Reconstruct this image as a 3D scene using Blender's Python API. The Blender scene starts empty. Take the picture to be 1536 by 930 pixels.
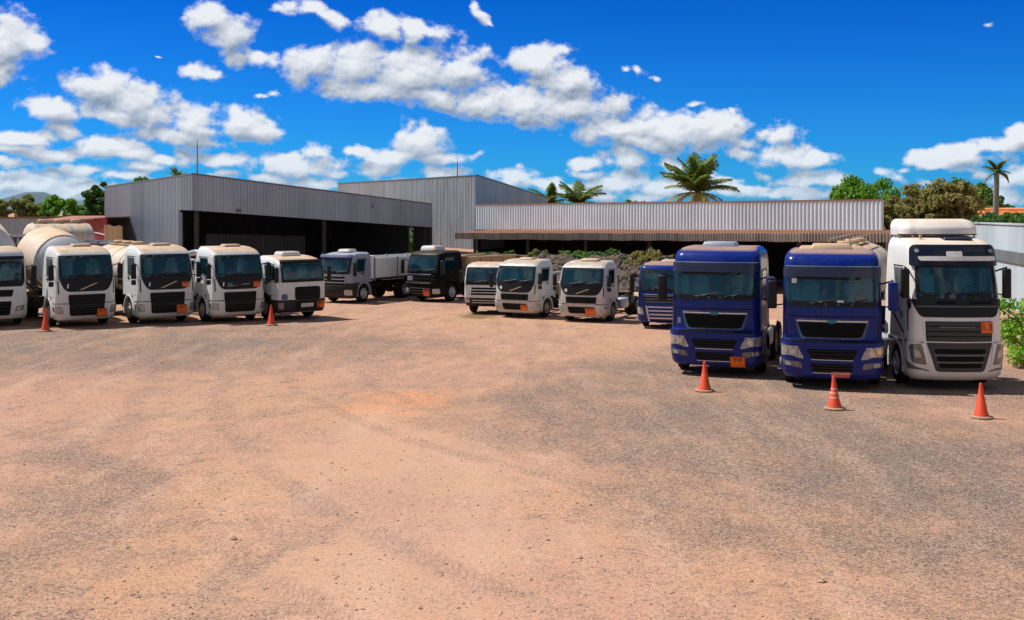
import bpy, bmesh, math, random
import numpy as np
from mathutils import Vector, Matrix

random.seed(7)
rng = np.random.default_rng(7)
scene = bpy.context.scene
COL = scene.collection

# ------------------------------------------------------------------ camera
F = 1700.0            # focal length in photo pixels (photo 1536 wide)
H = 4.5               # eye height
HY = 316.0            # horizon row
cam_d = bpy.data.cameras.new("camera")
cam = bpy.data.objects.new("camera", cam_d)
COL.objects.link(cam)
cam.location = (0, 0, H)
cam.rotation_euler = (math.radians(90), 0, 0)
cam_d.sensor_width = 36.0
cam_d.lens = 36.0 * F / 1536.0
cam_d.shift_y = -(465.0 - HY) / 1536.0
cam_d.clip_end = 20000
cam_d.clip_start = 0.1
scene.camera = cam

# ------------------------------------------------------------------ light
SUN_EL = math.radians(57)
SUN_DIR = Vector((-0.917 * math.cos(SUN_EL), 0.40 * math.cos(SUN_EL), math.sin(SUN_EL))).normalized()  # towards the sun
sun_d = bpy.data.lights.new("sun", 'SUN')
sun_d.energy = 5.0
sun_d.angle = math.radians(0.5)
sun_d.color = (1.0, 0.955, 0.88)
sun = bpy.data.objects.new("sun", sun_d)
COL.objects.link(sun)
sun.rotation_euler = (-SUN_DIR).to_track_quat('-Z', 'Y').to_euler()
sun.location = (0, 0, 60)

scene.view_settings.view_transform = 'Standard'
scene.view_settings.look = 'None'
scene.view_settings.gamma = 1.0
scene.view_settings.exposure = 0.28
scene.view_settings.use_curve_mapping = False
try:
    scene.cycles.max_bounces = 6
    scene.cycles.transparent_max_bounces = 8
    scene.cycles.caustics_reflective = False
    scene.cycles.caustics_refractive = False
except Exception:
    pass

# ------------------------------------------------------------------ node helpers
class NT:
    def __init__(self, tree):
        self.t = tree
    def n(self, kind, **kw):
        nd = self.t.nodes.new(kind)
        for k, v in kw.items():
            setattr(nd, k, v)
        return nd
    def link(self, a, b):
        self.t.links.new(a, b)
    def put(self, sock, v):
        if hasattr(v, 'is_linked') or hasattr(v, 'links'):
            self.link(v, sock)
        else:
            if isinstance(v, (tuple, list)) and len(v) == 3 and sock.type == 'RGBA':
                v = tuple(v) + (1.0,)
            sock.default_value = v
    def math(self, op, a, b=0.0, c=None, clamp=False):
        nd = self.n('ShaderNodeMath', operation=op)
        nd.use_clamp = clamp
        self.put(nd.inputs[0], a)
        self.put(nd.inputs[1], b)
        if c is not None:
            self.put(nd.inputs[2], c)
        return nd.outputs[0]
    def vmath(self, op, a, b=(0, 0, 0), scale=None):
        nd = self.n('ShaderNodeVectorMath', operation=op)
        self.put(nd.inputs[0], a)
        self.put(nd.inputs[1], b)
        if scale is not None:
            self.put(nd.inputs['Scale'], scale)
        return nd.outputs['Value'] if op in ('LENGTH', 'DOT_PRODUCT', 'DISTANCE') else nd.outputs[0]
    def noise(self, vec, scale, detail=4, rough=0.55, dist=0.0, out='Fac'):
        nd = self.n('ShaderNodeTexNoise')
        if vec is not None:
            self.link(vec, nd.inputs['Vector'])
        nd.inputs['Scale'].default_value = scale
        nd.inputs['Detail'].default_value = detail
        nd.inputs['Roughness'].default_value = rough
        nd.inputs['Distortion'].default_value = dist
        return nd.outputs['Fac'] if out == 'Fac' else nd.outputs['Color']
    def voro(self, vec, scale, feature='F1', out='Distance', rand=1.0):
        nd = self.n('ShaderNodeTexVoronoi', feature=feature)
        self.link(vec, nd.inputs['Vector'])
        nd.inputs['Scale'].default_value = scale
        nd.inputs['Randomness'].default_value = rand
        return nd.outputs[out]
    def mapr(self, v, a, b, c=0.0, d=1.0, smooth=False):
        nd = self.n('ShaderNodeMapRange')
        if smooth:
            nd.interpolation_type = 'SMOOTHSTEP'
        self.put(nd.inputs[0], v)
        for i, x in enumerate((a, b, c, d)):
            self.put(nd.inputs[1 + i], x)
        return nd.outputs[0]
    def mix(self, f, a, b, mode='MIX'):
        nd = self.n('ShaderNodeMix', data_type='RGBA', blend_type=mode)
        self.put(nd.inputs[0], f)
        self.put(nd.inputs[6], a)
        self.put(nd.inputs[7], b)
        return nd.outputs[2]
    def sep(self, v):
        nd = self.n('ShaderNodeSeparateXYZ')
        self.link(v, nd.inputs[0])
        return nd.outputs
    def comb(self, x, y, z):
        nd = self.n('ShaderNodeCombineXYZ')
        for i, q in enumerate((x, y, z)):
            self.put(nd.inputs[i], q)
        return nd.outputs[0]
    def mapping(self, v, loc=(0, 0, 0), rot=(0, 0, 0), scale=(1, 1, 1), kind='POINT'):
        nd = self.n('ShaderNodeMapping', vector_type=kind)
        self.link(v, nd.inputs[0])
        nd.inputs['Location'].default_value = loc
        nd.inputs['Rotation'].default_value = rot
        nd.inputs['Scale'].default_value = scale
        return nd.outputs[0]
    def bump(self, h, strength=0.3, dist=0.02):
        nd = self.n('ShaderNodeBump')
        self.link(h, nd.inputs['Height'])
        nd.inputs['Strength'].default_value = strength
        nd.inputs['Distance'].default_value = dist
        return nd.outputs[0]

# ------------------------------------------------------------------ sky with fair-weather cumulus
# every cloud puff: photo centre, half width, half height, tilt in degrees; turned into azimuth / elevation below
PUFFS = [
 (4,70,46,40,0),(42,62,38,20,15),(8,108,24,17,-20),
 (318,24,36,20,0),(344,52,34,32,20),(350,84,20,16,0),(392,88,28,12,10),(300,104,15,9,0),(318,110,14,8,10),(396,143,12,4,-8),(408,140,9,5,0),(236,84,6,2,0),
 (440,10,22,8,0),(470,14,30,12,8),(498,26,26,13,18),(420,13,14,4,-5),(575,42,38,19,10),(630,48,46,17,5),(712,12,8,7,-40),(722,24,13,6,40),(735,33,8,3,20),
 (470,95,40,30,0),(535,98,62,34,0),(615,110,76,36,0),(690,105,52,34,0),(560,132,90,17,0),(650,142,70,15,8),(725,152,52,28,0),(785,160,52,26,0),
 (805,92,56,22,0),(850,118,62,24,0),(850,158,86,34,0),(922,150,22,12,0),(920,196,76,20,5),(1000,196,84,28,3),(1062,192,66,26,0),(960,214,70,14,8),(945,103,9,5,20),(962,106,15,5,15),(986,119,10,4,25),
 (158,130,52,26,0),(200,152,54,28,0),(175,172,62,14,10),(76,165,40,18,0),(228,172,36,20,0),(285,186,50,30,0),(270,205,72,14,5),(360,186,36,24,0),(385,198,36,20,0),
 (38,206,42,12,0),(92,196,26,9,20),(70,229,56,10,0),(158,222,48,18,0),(195,231,30,8,0),(240,240,24,7,0),(278,234,16,12,0),
 (15,246,34,9,0),(76,258,22,9,0),(130,250,50,10,0),(208,250,28,9,0),(40,276,60,18,0),(110,282,66,16,0),(180,262,40,10,0),
 (338,243,38,12,0),(440,247,64,17,0),(472,222,21,10,0),(338,264,28,7,0),(405,272,34,8,0),(470,276,40,10,0),
 (634,212,46,30,0),(598,234,74,15,0),(665,238,42,11,0),(705,234,16,6,-15),(545,228,32,9,0),(563,253,34,12,0),(662,262,40,10,0),
 (768,268,42,16,0),(808,276,34,10,0),(882,246,28,14,0),(885,262,34,8,0),(943,238,37,17,0),(1004,246,26,12,0),(928,276,66,16,0),(1015,284,60,14,0),
 (1172,203,22,14,0),(1172,234,50,17,0),(1215,238,44,12,0),(1112,228,22,9,15),(1212,266,46,14,0),(1252,270,32,14,0),(1206,290,60,12,0),(1100,285,34,12,0),(1150,284,12,6,0),(1325,262,20,9,0),(330,276,20,6,0),(505,262,14,5,0),(590,272,26,7,0),(640,274,20,6,0),(855,286,30,8,0),(905,292,30,7,0),(960,296,40,8,0),(1060,262,16,6,0),(1090,270,18,6,0),(1150,262,10,4,0),(1360,256,10,4,0),(1390,275,20,6,0),(1465,262,14,5,0),(60,300,60,10,0),(20,225,26,7,0),(120,270,30,8,0),(175,283,34,9,0),(225,272,22,7,0),(1120,212,16,7,10),(1045,158,10,4,10),(1096,166,9,4,15),(1478,38,10,5,0),
 (1425,238,50,15,0),(1438,226,34,12,0),(1412,244,42,10,0),(1448,256,18,5,0),(1508,214,38,12,0),(1532,200,26,14,0),(1508,234,20,9,0),(1530,268,34,20,0),(1500,296,44,14,0),
]
world = bpy.data.worlds.new("World")
scene.world = world
world.use_nodes = True
w = NT(world.node_tree)
world.node_tree.nodes.clear()
out = w.n('ShaderNodeOutputWorld')
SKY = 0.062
KF = 0.082 / SKY          # cloud and sky colours below are written for strength 0.10
sky = w.n('ShaderNodeTexSky', sky_type='NISHITA')
sky.sun_disc = False
sky.sun_elevation = SUN_EL
sky.sun_rotation = math.atan2(SUN_DIR.x, SUN_DIR.y)
sky.air_density = 1.0
sky.dust_density = 0.0
sky.ozone_density = 2.0
tc = w.n('ShaderNodeTexCoord')
D = tc.outputs['Generated']
dx, dy, dz = w.sep(D)
az = w.math('ARCTAN2', dx, dy)
el = w.math('ARCSINE', dz)
P0 = w.comb(az, el, 0.0)
# the picture's clear deep blue: the air looks bluer the higher one looks
tint = w.mix(w.mapr(el, 0.0, 0.2, 0.0, 1.0), (0.06 * KF, 0.53 * KF, 1.30 * KF), (0.004 * KF, 0.27 * KF, 0.96 * KF))
tint = w.mix(w.mapr(el, 0.24, 0.8, 0.0, 1.0), tint, (0.55, 0.8, 1.05))
skyblue = w.mix(1.0, sky.outputs[0], tint, 'MULTIPLY')

def puff_cell(px0, px1, py0, py1):
    keep = []
    for p in PUFFS:
        (cx, cy, rx, ry, rot) = p
        r_ = math.radians(rot)
        ex = 2.1 * math.hypot(rx * math.cos(r_), ry * math.sin(r_)) + 12
        ey = 2.1 * math.hypot(rx * math.sin(r_), ry * math.cos(r_)) + 26
        if cx + ex > px0 and cx - ex < px1 and cy + ey > py0 and cy - ey < py1:
            keep.append(p)
    return keep

def cloud_group(puffs):
    """colour of one piece of the sky from its own few puffs"""
    g = bpy.data.node_groups.new("cloud_cell", 'ShaderNodeTree')
    g.interface.new_socket("Direction", in_out='INPUT', socket_type='NodeSocketVector')
    g.interface.new_socket("Elevation", in_out='INPUT', socket_type='NodeSocketFloat')
    g.interface.new_socket("Sky", in_out='INPUT', socket_type='NodeSocketColor')
    g.interface.new_socket("Color", in_out='OUTPUT', socket_type='NodeSocketColor')
    w = NT(g)
    gi = w.n('NodeGroupInput'); go = w.n('NodeGroupOutput')
    P0, el, skyc = gi.outputs[0], gi.outputs[1], gi.outputs[2]
    wob = w.noise(w.mapping(P0, scale=(1, 1.25, 1)), 30, 2, 0.5, out='Color')
    pw = w.vmath('ADD', P0, w.vmath('MULTIPLY', w.vmath('SUBTRACT', wob, (0.5, 0.5, 0.5)), (0.024, 0.016, 0.0)))
    def field(p):
        f = None
        for (cx, cy, rx, ry, rot) in puffs:
            a = math.atan((cx - 768) / F)
            e = math.atan((HY - cy) / F * math.cos(a))
            src = p
            if f is not None:       # tiny dependency keeps the chain evaluated one puff at a time
                ma = w.n('ShaderNodeVectorMath', operation='MULTIPLY_ADD')
                w.link(f, ma.inputs[0]); ma.inputs[1].default_value = (1e-7,) * 3; w.link(p, ma.inputs[2])
                src = ma.outputs[0]
            m = w.mapping(src, loc=(a, e, 0), rot=(0, 0, -math.radians(rot)), scale=(rx / F * 1.06, ry / F * 1.10, 1), kind='TEXTURE')
            l = w.vmath('LENGTH', m)
            if rx < 24 and ry < 19:                                 # small scraps are thin and torn
                l = w.math('MULTIPLY_ADD', l, 0.55, 0.44)
            f = l if f is None else w.math('SMOOTH_MIN', f, l, 0.24)
        return f
    f0 = field(pw)
    f1 = field(w.vmath('ADD', pw, (-0.004, 0.013, 0.0)))
    def billow(p):
        pn = w.mapping(p, scale=(1, 1.2, 1))
        lo = w.voro(pn, 46, 'SMOOTH_F1')
        hi = w.voro(pn, 120, 'SMOOTH_F1')
        fb = w.noise(pn, 60, 7, 0.70)
        q = w.math('SUBTRACT', w.math('MULTIPLY', fb, 1.55), w.math('MULTIPLY', lo, 0.95))
        return w.math('SUBTRACT', q, w.math('MULTIPLY', hi, 0.42))
    n0 = billow(P0)
    n1 = billow(w.vmath('ADD', P0, (-0.0014, 0.0036, 0.0)))
    d = w.math('ADD', w.math('SUBTRACT', 1.0, f0), w.math('SUBTRACT', n0, 0.15))
    alpha = w.mapr(d, -0.10, 0.48, 0.0, 1.0, smooth=True)
    rise = w.math('SUBTRACT', f1, f0)                              # large near the tops, small or negative underneath
    rise = w.math('ADD', rise, w.math('MULTIPLY', w.math('SUBTRACT', n0, n1), 0.75))
    lit = w.mapr(rise, -0.62, 0.62, 0.0, 1.0)
    thin = w.mapr(d, 0.45, -0.05, 0.0, 0.5)
    lit = w.math('MAXIMUM', lit, thin)
    cc = w.mix(lit, (2.1 * KF, 2.9 * KF, 4.1 * KF), (8.6 * KF, 8.9 * KF, 9.3 * KF))
    air = w.mapr(el, 0.0, 0.07, 0.38, 0.0, smooth=True)            # low clouds sit in blue air
    cc = w.mix(air, cc, (4.0 * KF, 6.2 * KF, 8.6 * KF))
    w.link(w.mix(w.math('MULTIPLY', alpha, 0.97), skyc, cc), go.inputs[0])
    return g

def cloud_shader(puffs):
    b = w.n('ShaderNodeBackground')
    b.inputs['Strength'].default_value = SKY
    if not puffs:
        w.link(skyblue, b.inputs['Color'])
        return b
    nd = w.n('ShaderNodeGroup')
    nd.node_tree = cloud_group(puffs)
    w.link(P0, nd.inputs[0]); w.link(el, nd.inputs[1]); w.link(skyblue, nd.inputs[2])
    w.link(nd.outputs[0], b.inputs['Color'])
    return b

def choose(fac, s0, s1):
    mx = w.n('ShaderNodeMixShader')
    w.link(fac, mx.inputs[0]); w.link(s0.outputs[0], mx.inputs[1]); w.link(s1.outputs[0], mx.inputs[2])
    return mx
def az_of(px): return math.atan((px - 768) / F)
def split_rows(px0, px1, rows):
    if len(rows) == 2:
        return cloud_shader(puff_cell(px0, px1, rows[0], rows[1]))
    k = len(rows) // 2
    # elevation of a row depends a little on azimuth; the margin of puff_cell covers it
    e = math.atan((HY - rows[k]) / F * math.cos(az_of((px0 + px1) / 2)))
    return choose(w.math('GREATER_THAN', el, e), split_rows(px0, px1, rows[k:]), split_rows(px0, px1, rows[:k + 1]))
ROWS = [-40, 125, 205, 330]
def split_cols(cols):
    if len(cols) == 2:
        return split_rows(cols[0], cols[1], ROWS)
    k = len(cols) // 2
    return choose(w.math('GREATER_THAN', az, az_of(cols[k])), split_cols(cols[:k + 1]), split_cols(cols[k:]))
COLS = [-90, 100, 230, 370, 500, 620, 740, 860, 980, 1120, 1290, 1640]
framed = split_cols(COLS)
# unseen rest of the dome: broken white cloud added for fill light
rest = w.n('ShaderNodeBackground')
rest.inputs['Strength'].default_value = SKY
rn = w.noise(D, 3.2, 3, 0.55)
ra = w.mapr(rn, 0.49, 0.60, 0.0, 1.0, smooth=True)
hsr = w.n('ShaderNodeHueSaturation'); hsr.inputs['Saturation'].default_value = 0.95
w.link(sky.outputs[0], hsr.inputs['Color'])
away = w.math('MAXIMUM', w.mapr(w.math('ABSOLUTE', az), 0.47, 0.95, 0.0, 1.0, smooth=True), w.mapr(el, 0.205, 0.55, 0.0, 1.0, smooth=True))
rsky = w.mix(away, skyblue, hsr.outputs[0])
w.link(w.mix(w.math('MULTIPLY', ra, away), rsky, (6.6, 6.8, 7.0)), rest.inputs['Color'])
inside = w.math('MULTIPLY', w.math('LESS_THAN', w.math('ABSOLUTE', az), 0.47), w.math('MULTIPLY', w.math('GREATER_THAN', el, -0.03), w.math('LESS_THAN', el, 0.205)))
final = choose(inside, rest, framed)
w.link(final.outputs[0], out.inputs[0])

# ------------------------------------------------------------------ photo -> world
def gy(py, z=0.0):
    return F * (H - z) / (py - HY)
def gx(px, Y):
    return (px - 768.0) / F * Y
def zz(py, Y):
    return H - (py - HY) * Y / F
# ------------------------------------------------------------------ materials
MATS = {}
def mat_base(name):
    m = bpy.data.materials.new(name)
    m.use_nodes = True
    n = NT(m.node_tree)
    b = m.node_tree.nodes['Principled BSDF']
    return m, n, b

def plain(name, col, rough=0.5, metal=0.0, vary=0.12, scale=6.0, spec=0.5, coat=0.0, bump=0.0):
    m, n, b = mat_base(name)
    tcn = n.n('ShaderNodeTexCoord').outputs['Object']
    nz = n.noise(tcn, scale, 5, 0.6)
    f = n.mapr(nz, 0.25, 0.75, 1.0 - vary, 1.0 + vary)
    c = n.mix(1.0, col, n.comb(f, f, f), 'MULTIPLY')
    n.link(c, b.inputs['Base Color'])
    n.link(n.mapr(nz, 0.3, 0.7, rough * 0.85, min(1, rough * 1.15)), b.inputs['Roughness'])
    b.inputs['Metallic'].default_value = metal
    b.inputs['Specular IOR Level'].default_value = spec
    b.inputs['Coat Weight'].default_value = coat
    b.inputs['Coat Roughness'].default_value = 0.08
    if bump:
        n.link(n.bump(n.noise(tcn, scale * 5, 4, 0.6), bump, 0.02), b.inputs['Normal'])
    MATS[name] = m
    return m

DUST = (0.52, 0.33, 0.19)
def paint(name, col, dust_top=0.9, dust_low=0.6, grime=0.25, rough=0.35, coat=0.4, dust=DUST, side=0.0, lowz=1.5, spec=0.5, nz0=0.45):
    """vehicle paint with settled road dust on upward faces and splashed low down"""
    m, n, b = mat_base(name)
    tcn = n.n('ShaderNodeTexCoord').outputs['Object']
    geo = n.n('ShaderNodeNewGeometry')
    x, y, z = n.sep(tcn)
    nx, ny, nzv = n.sep(geo.outputs['Normal'])
    n1 = n.noise(tcn, 2.2, 6, 0.65)
    n2 = n.noise(tcn, 14, 5, 0.65)
    streak = n.noise(n.mapping(tcn, scale=(9, 9, 0.7)), 2.0, 4, 0.6)
    top = n.mapr(nzv, nz0, 0.97, 0.0, 1.0, smooth=True)
    top = n.math('MULTIPLY', top, n.mapr(n1, 0.2, 0.55, 0.55, 1.0))
    top = n.math('MULTIPLY', top, dust_top)
    low = n.math('MULTIPLY', n.mapr(z, lowz, 0.25, 0.0, 1.0), dust_low)
    low = n.math('MULTIPLY', low, n.mapr(n.math('ADD', n.math('MULTIPLY', n1, 0.6), n.math('MULTIPLY', n2, 0.4)), 0.35, 0.65, 0.25, 1.0))
    sd = n.math('MULTIPLY', n.mapr(streak, 0.42, 0.72, 0.0, 1.0), grime)
    tot = n.math('MAXIMUM', n.math('MAXIMUM', top, low), n.math('ADD', sd, side, clamp=True))
    vcol = n.mix(n.mapr(n2, 0.3, 0.7, 0.0, 0.25), col, tuple(c * 0.82 for c in col))
    dcol = n.mix(n1, dust, tuple(c * 0.72 for c in dust))
    n.link(n.mix(tot, vcol, dcol), b.inputs['Base Color'])
    n.link(n.mapr(tot, 0.0, 0.8, rough, 0.85), b.inputs['Roughness'])
    n.link(n.mapr(tot, 0.0, 0.5, coat, 0.0), b.inputs['Coat Weight'])
    b.inputs['Coat Roughness'].default_value = 0.06
    b.inputs['Specular IOR Level'].default_value = spec
    n.link(n.bump(n.noise(tcn, 1.6, 2, 0.5), 0.06, 0.05), b.inputs['Normal'])
    MATS[name] = m
    return m

paint('white_paint', (0.70, 0.75, 0.80), grime=0.42, lowz=1.7, dust_top=0.95)
paint('dirty_white_paint', (0.66, 0.68, 0.70), grime=0.6, dust_low=0.85, dust=(0.40, 0.29, 0.2), lowz=2.2)
paint('cream_paint', (0.80, 0.79, 0.76), grime=0.12, dust_top=0.6, dust_low=0.3)
paint('blue_paint', (0.0008, 0.017, 0.185), grime=0.03, dust_top=0.7, dust_low=0.06, rough=0.3, coat=0.3, spec=0.1, nz0=0.86)
paint('blue_grey_paint', (0.24, 0.29, 0.40), grime=0.3, dust_top=0.25, dust_low=0.6, rough=0.35)
paint('black_paint', (0.005, 0.006, 0.008), grime=0.0, dust_top=0.12, dust_low=0.02, coat=0.0, spec=0.06)
paint('dark_bumper', (0.010, 0.012, 0.020), grime=0.06, dust_top=0.6, dust_low=0.10, rough=0.5, coat=0.0, spec=0.25)
paint('drum_white', (0.72, 0.70, 0.66), grime=0.75, dust_top=1.0, dust_low=0.3, dust=(0.58, 0.40, 0.25), side=0.35)
paint('drum_band', (0.50, 0.54, 0.60), grime=0.3, dust_top=0.45, dust_low=0.2)
paint('dusty_tan', (0.5, 0.38, 0.25), grime=0.6, dust_top=0.9, dust_low=0.8)
paint('silver_body', (0.74, 0.79, 0.83), grime=0.25, dust_top=0.5, dust_low=0.5, rough=0.45, coat=0.0)
paint('chassis_paint', (0.010, 0.010, 0.011), grime=0.15, dust_top=0.6, dust_low=0.2, rough=0.7, coat=0.0, dust=(0.26, 0.17, 0.10), spec=0.2)
paint('rim_paint', (0.42, 0.40, 0.37), grime=0.5, dust_low=0.8, dust_top=0.6, rough=0.5, coat=0.0, dust=(0.36, 0.25, 0.16))
paint('red_paint', (0.40, 0.03, 0.03), grime=0.3, dust_top=0.6, dust_low=0.3, rough=0.5, coat=0.0)
paint('deep_blue_steel', (0.02, 0.07, 0.22), grime=0.4, dust_top=0.5, dust_low=0.3, rough=0.5, coat=0.0)
plain('black_plastic', (0.010, 0.011, 0.014), 0.5, vary=0.3, spec=0.25)
plain('dark_glossy', (0.008, 0.012, 0.026), 0.2, vary=0.2, coat=0.2, spec=0.3)
plain('grille_black', (0.004, 0.004, 0.005), 0.7, vary=0.3, spec=0.15)
plain('charcoal', (0.03, 0.033, 0.038), 0.5)
plain('grey_trim', (0.12, 0.125, 0.135), 0.5)
plain('chrome', (0.55, 0.57, 0.6), 0.22, metal=0.9)
plain('dull_silver', (0.5, 0.52, 0.55), 0.38, metal=0.4)
plain('rubber', (0.014, 0.013, 0.012), 0.9, vary=0.4, scale=12, spec=0.2)
plain('placard_orange', (0.85, 0.16, 0.012), 0.55, vary=0.14, scale=9)
plain('ink', (0.025, 0.018, 0.015), 0.6)
plain('white_mark', (0.75, 0.76, 0.78), 0.5)
plain('tan_mark', (0.48, 0.36, 0.25), 0.5)
plain('teal_badge', (0.03, 0.16, 0.22), 0.3, metal=0.5)
plain('number_plate', (0.62, 0.16, 0.14), 0.5, vary=0.3, scale=30)
plain('cab_dark', (0.035, 0.045, 0.055), 0.8)
plain('seat_cloth', (0.50, 0.50, 0.48), 0.9)
plain('curtain', (0.4, 0.4, 0.4), 0.9)
plain('green_mark', (0.02, 0.25, 0.09), 0.5)
plain('slate_mark', (0.17, 0.23, 0.34), 0.5)
plain('orange_mark', (0.6, 0.25, 0.06), 0.5)
plain('amber_lens', (0.7, 0.3, 0.03), 0.3)
plain('visor_smoke', (0.02, 0.022, 0.055), 0.22, vary=0.1, coat=0.3)

def lens(name, col):
    m, n, b = mat_base(name)
    tcn = n.n('ShaderNodeTexCoord').outputs['Object']
    v = n.voro(n.mapping(tcn, scale=(1, 1, 1)), 11, 'F1', 'Color')
    st = n.noise(n.mapping(tcn, scale=(30, 30, 4)), 1.0, 2)
    f = n.mapr(st, 0.35, 0.65, 0.45, 1.15)
    c = n.mix(1.0, col, n.comb(f, f, f), 'MULTIPLY')
    c = n.mix(0.25, c, v, 'MULTIPLY')
    n.link(c, b.inputs['Base Color'])
    b.inputs['Roughness'].default_value = 0.12
    b.inputs['Metallic'].default_value = 0.35
    b.inputs['Coat Weight'].default_value = 0.8
    MATS[name] = m
lens('lens_clear', (0.50, 0.53, 0.56))
lens('lens_dark', (0.20, 0.20, 0.2))

def glass(name, tint):
    m = bpy.data.materials.new(name)
    m.use_nodes = True
    m.node_tree.nodes.clear()
    n = NT(m.node_tree)
    o = n.n('ShaderNodeOutputMaterial')
    tr = n.n('ShaderNodeBsdfTransparent')
    tr.inputs[0].default_value = tint + (1,)
    gl = n.n('ShaderNodeBsdfGlossy')
    gl.inputs['Roughness'].default_value = 0.03
    gl.inputs['Color'].default_value = (0.8, 0.95, 1.0, 1)
    df = n.n('ShaderNodeBsdfDiffuse')
    df.inputs[0].default_value = (0.002, 0.17, 0.25, 1)
    tcn = n.n('ShaderNodeTexCoord').outputs['Object']
    dn = n.mapr(n.noise(tcn, 3.0, 4, 0.6), 0.3, 0.75, 0.10, 0.16)
    m0 = n.n('ShaderNodeMixShader')
    n.link(dn, m0.inputs[0]); n.link(tr.outputs[0], m0.inputs[1]); n.link(df.outputs[0], m0.inputs[2])
    fr = n.n('ShaderNodeFresnel')
    fr.inputs[0].default_value = 1.5
    mx = n.n('ShaderNodeMixShader')
    n.link(n.math('ADD', n.math('MULTIPLY', fr.outputs[0], 1.1), 0.03, clamp=True), mx.inputs[0])
    n.link(m0.outputs[0], mx.inputs[1]); n.link(gl.outputs[0], mx.inputs[2])
    n.link(mx.outputs[0], o.inputs[0])
    MATS[name] = m
glass('windscreen_glass', (0.40, 0.76, 0.82))
glass('side_glass', (0.25, 0.32, 0.34))

def sheet_metal(name, col, streak=0.35, rust=0.1, rough=0.5, rustcol=(0.24, 0.12, 0.07), metal=0.0):
    m, n, b = mat_base(name)
    tcn = n.n('ShaderNodeTexCoord').outputs['Object']
    st = n.noise(n.mapping(tcn, scale=(3.0, 3.0, 0.16)), 1.0, 5, 0.6)
    big = n.noise(tcn, 0.22, 4, 0.6)
    fine = n.noise(tcn, 5, 5, 0.6)
    f = n.mapr(st, 0.3, 0.7, 1 - streak, 1 + streak * 0.5)
    f = n.math('MULTIPLY', f, n.mapr(big, 0.3, 0.7, 0.86, 1.1))
    c = n.mix(1.0, col, n.comb(f, f, f), 'MULTIPLY')
    px_, py_, pz_ = n.sep(tcn)
    wn = n.n('ShaderNodeTexWhiteNoise', noise_dimensions='1D')
    n.link(n.math('FLOOR', n.math('MULTIPLY', n.math('ADD', px_, n.math('MULTIPLY', py_, 0.35)), 1.05)), wn.inputs['W'])
    pt = n.mapr(wn.outputs['Value'], 0.0, 1.0, 0.90, 1.06)         # sheets of slightly different age
    c = n.mix(1.0, c, n.comb(pt, pt, pt), 'MULTIPLY')
    r = n.math('MULTIPLY', n.mapr(n.math('ADD', n.math('MULTIPLY', st, 0.6), n.math('MULTIPLY', fine, 0.4)), 0.5, 0.68, 0.0, 1.0), rust)
    n.link(n.mix(r, c, rustcol), b.inputs['Base Color'])
    b.inputs['Roughness'].default_value = rough
    b.inputs['Metallic'].default_value = metal
    MATS[name] = m
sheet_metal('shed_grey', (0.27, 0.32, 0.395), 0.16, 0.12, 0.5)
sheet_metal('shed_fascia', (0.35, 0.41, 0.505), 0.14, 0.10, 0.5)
sheet_metal('hall_light', (0.44, 0.475, 0.52), 0.4, 0.35, 0.45)
sheet_metal('hall_shade_blue', (0.32, 0.45, 0.60), 0.2, 0.1, 0.45)  # hall sheet with the blue of its shaded face put into the colour
sheet_metal('fascia_white', (0.68, 0.76, 0.85), 0.12, 0.06, 0.45)
sheet_metal('shed_inside_dim', (0.10, 0.11, 0.13), 0.2, 0.2, 0.7)  # dimness of the bay put into the colour of the inner sheets
sheet_metal('red_sheet', (0.36, 0.035, 0.035), 0.3, 0.2, 0.6)
sheet_metal('red_roof', (0.36, 0.12, 0.09), 0.3, 0.4, 0.7)
sheet_metal('boards', (0.34, 0.21, 0.10), 0.5, 0.3, 0.8)
sheet_metal('awning_brown', (0.36, 0.165, 0.095), 0.3, 0.4, 0.85, (0.22, 0.12, 0.08))
sheet_metal('awning_edge', (0.36, 0.32, 0.29), 0.5, 0.3, 0.9, (0.12, 0.09, 0.08))
sheet_metal('boundary_wall', (0.42, 0.50, 0.56), 0.10, 0.08, 0.8, (0.35, 0.33, 0.30))
sheet_metal('wall_band', (0.13, 0.145, 0.16), 0.2, 0.1, 0.8)
sheet_metal('far_wall', (0.42, 0.50, 0.56), 0.15, 0.15, 0.8, (0.3, 0.28, 0.25))
sheet_metal('post_grey', (0.3, 0.28, 0.25), 0.3, 0.3, 0.7)
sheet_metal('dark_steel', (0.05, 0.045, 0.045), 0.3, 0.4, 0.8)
sheet_metal('house_wall', (0.55, 0.48, 0.40), 0.15, 0.1, 0.85)

def leafy(name, c1, c2, trans=0.3, scale=1.2):
    m, n, b = mat_base(name)
    tcn = n.n('ShaderNodeTexCoord').outputs['Object']
    f = n.mapr(n.noise(tcn, scale, 4, 0.65), 0.3, 0.7, 0.0, 1.0)
    c = n.mix(f, c1, c2)
    n.link(c, b.inputs['Base Color'])
    b.inputs['Roughness'].default_value = 0.55
    b.inputs['Specular IOR Level'].default_value = 0.3
    tl = n.n('ShaderNodeBsdfTranslucent')
    n.link(n.mix(0.5, c, (0.12, 0.2, 0.02), 'ADD'), tl.inputs[0])
    mx = n.n('ShaderNodeMixShader')
    mx.inputs[0].default_value = trans
    o = [k for k in m.node_tree.nodes if k.type == 'OUTPUT_MATERIAL'][0]
    n.link(b.outputs[0], mx.inputs[1]); n.link(tl.outputs[0], mx.inputs[2]); n.link(mx.outputs[0], o.inputs[0])
    MATS[name] = m
leafy('leaf_green', (0.05, 0.14, 0.015), (0.13, 0.25, 0.035))
leafy('leaf_bright', (0.07, 0.20, 0.012), (0.18, 0.36, 0.035), 0.38)
leafy('leaf_lime', (0.15, 0.33, 0.02), (0.28, 0.48, 0.05), 0.4)
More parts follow.
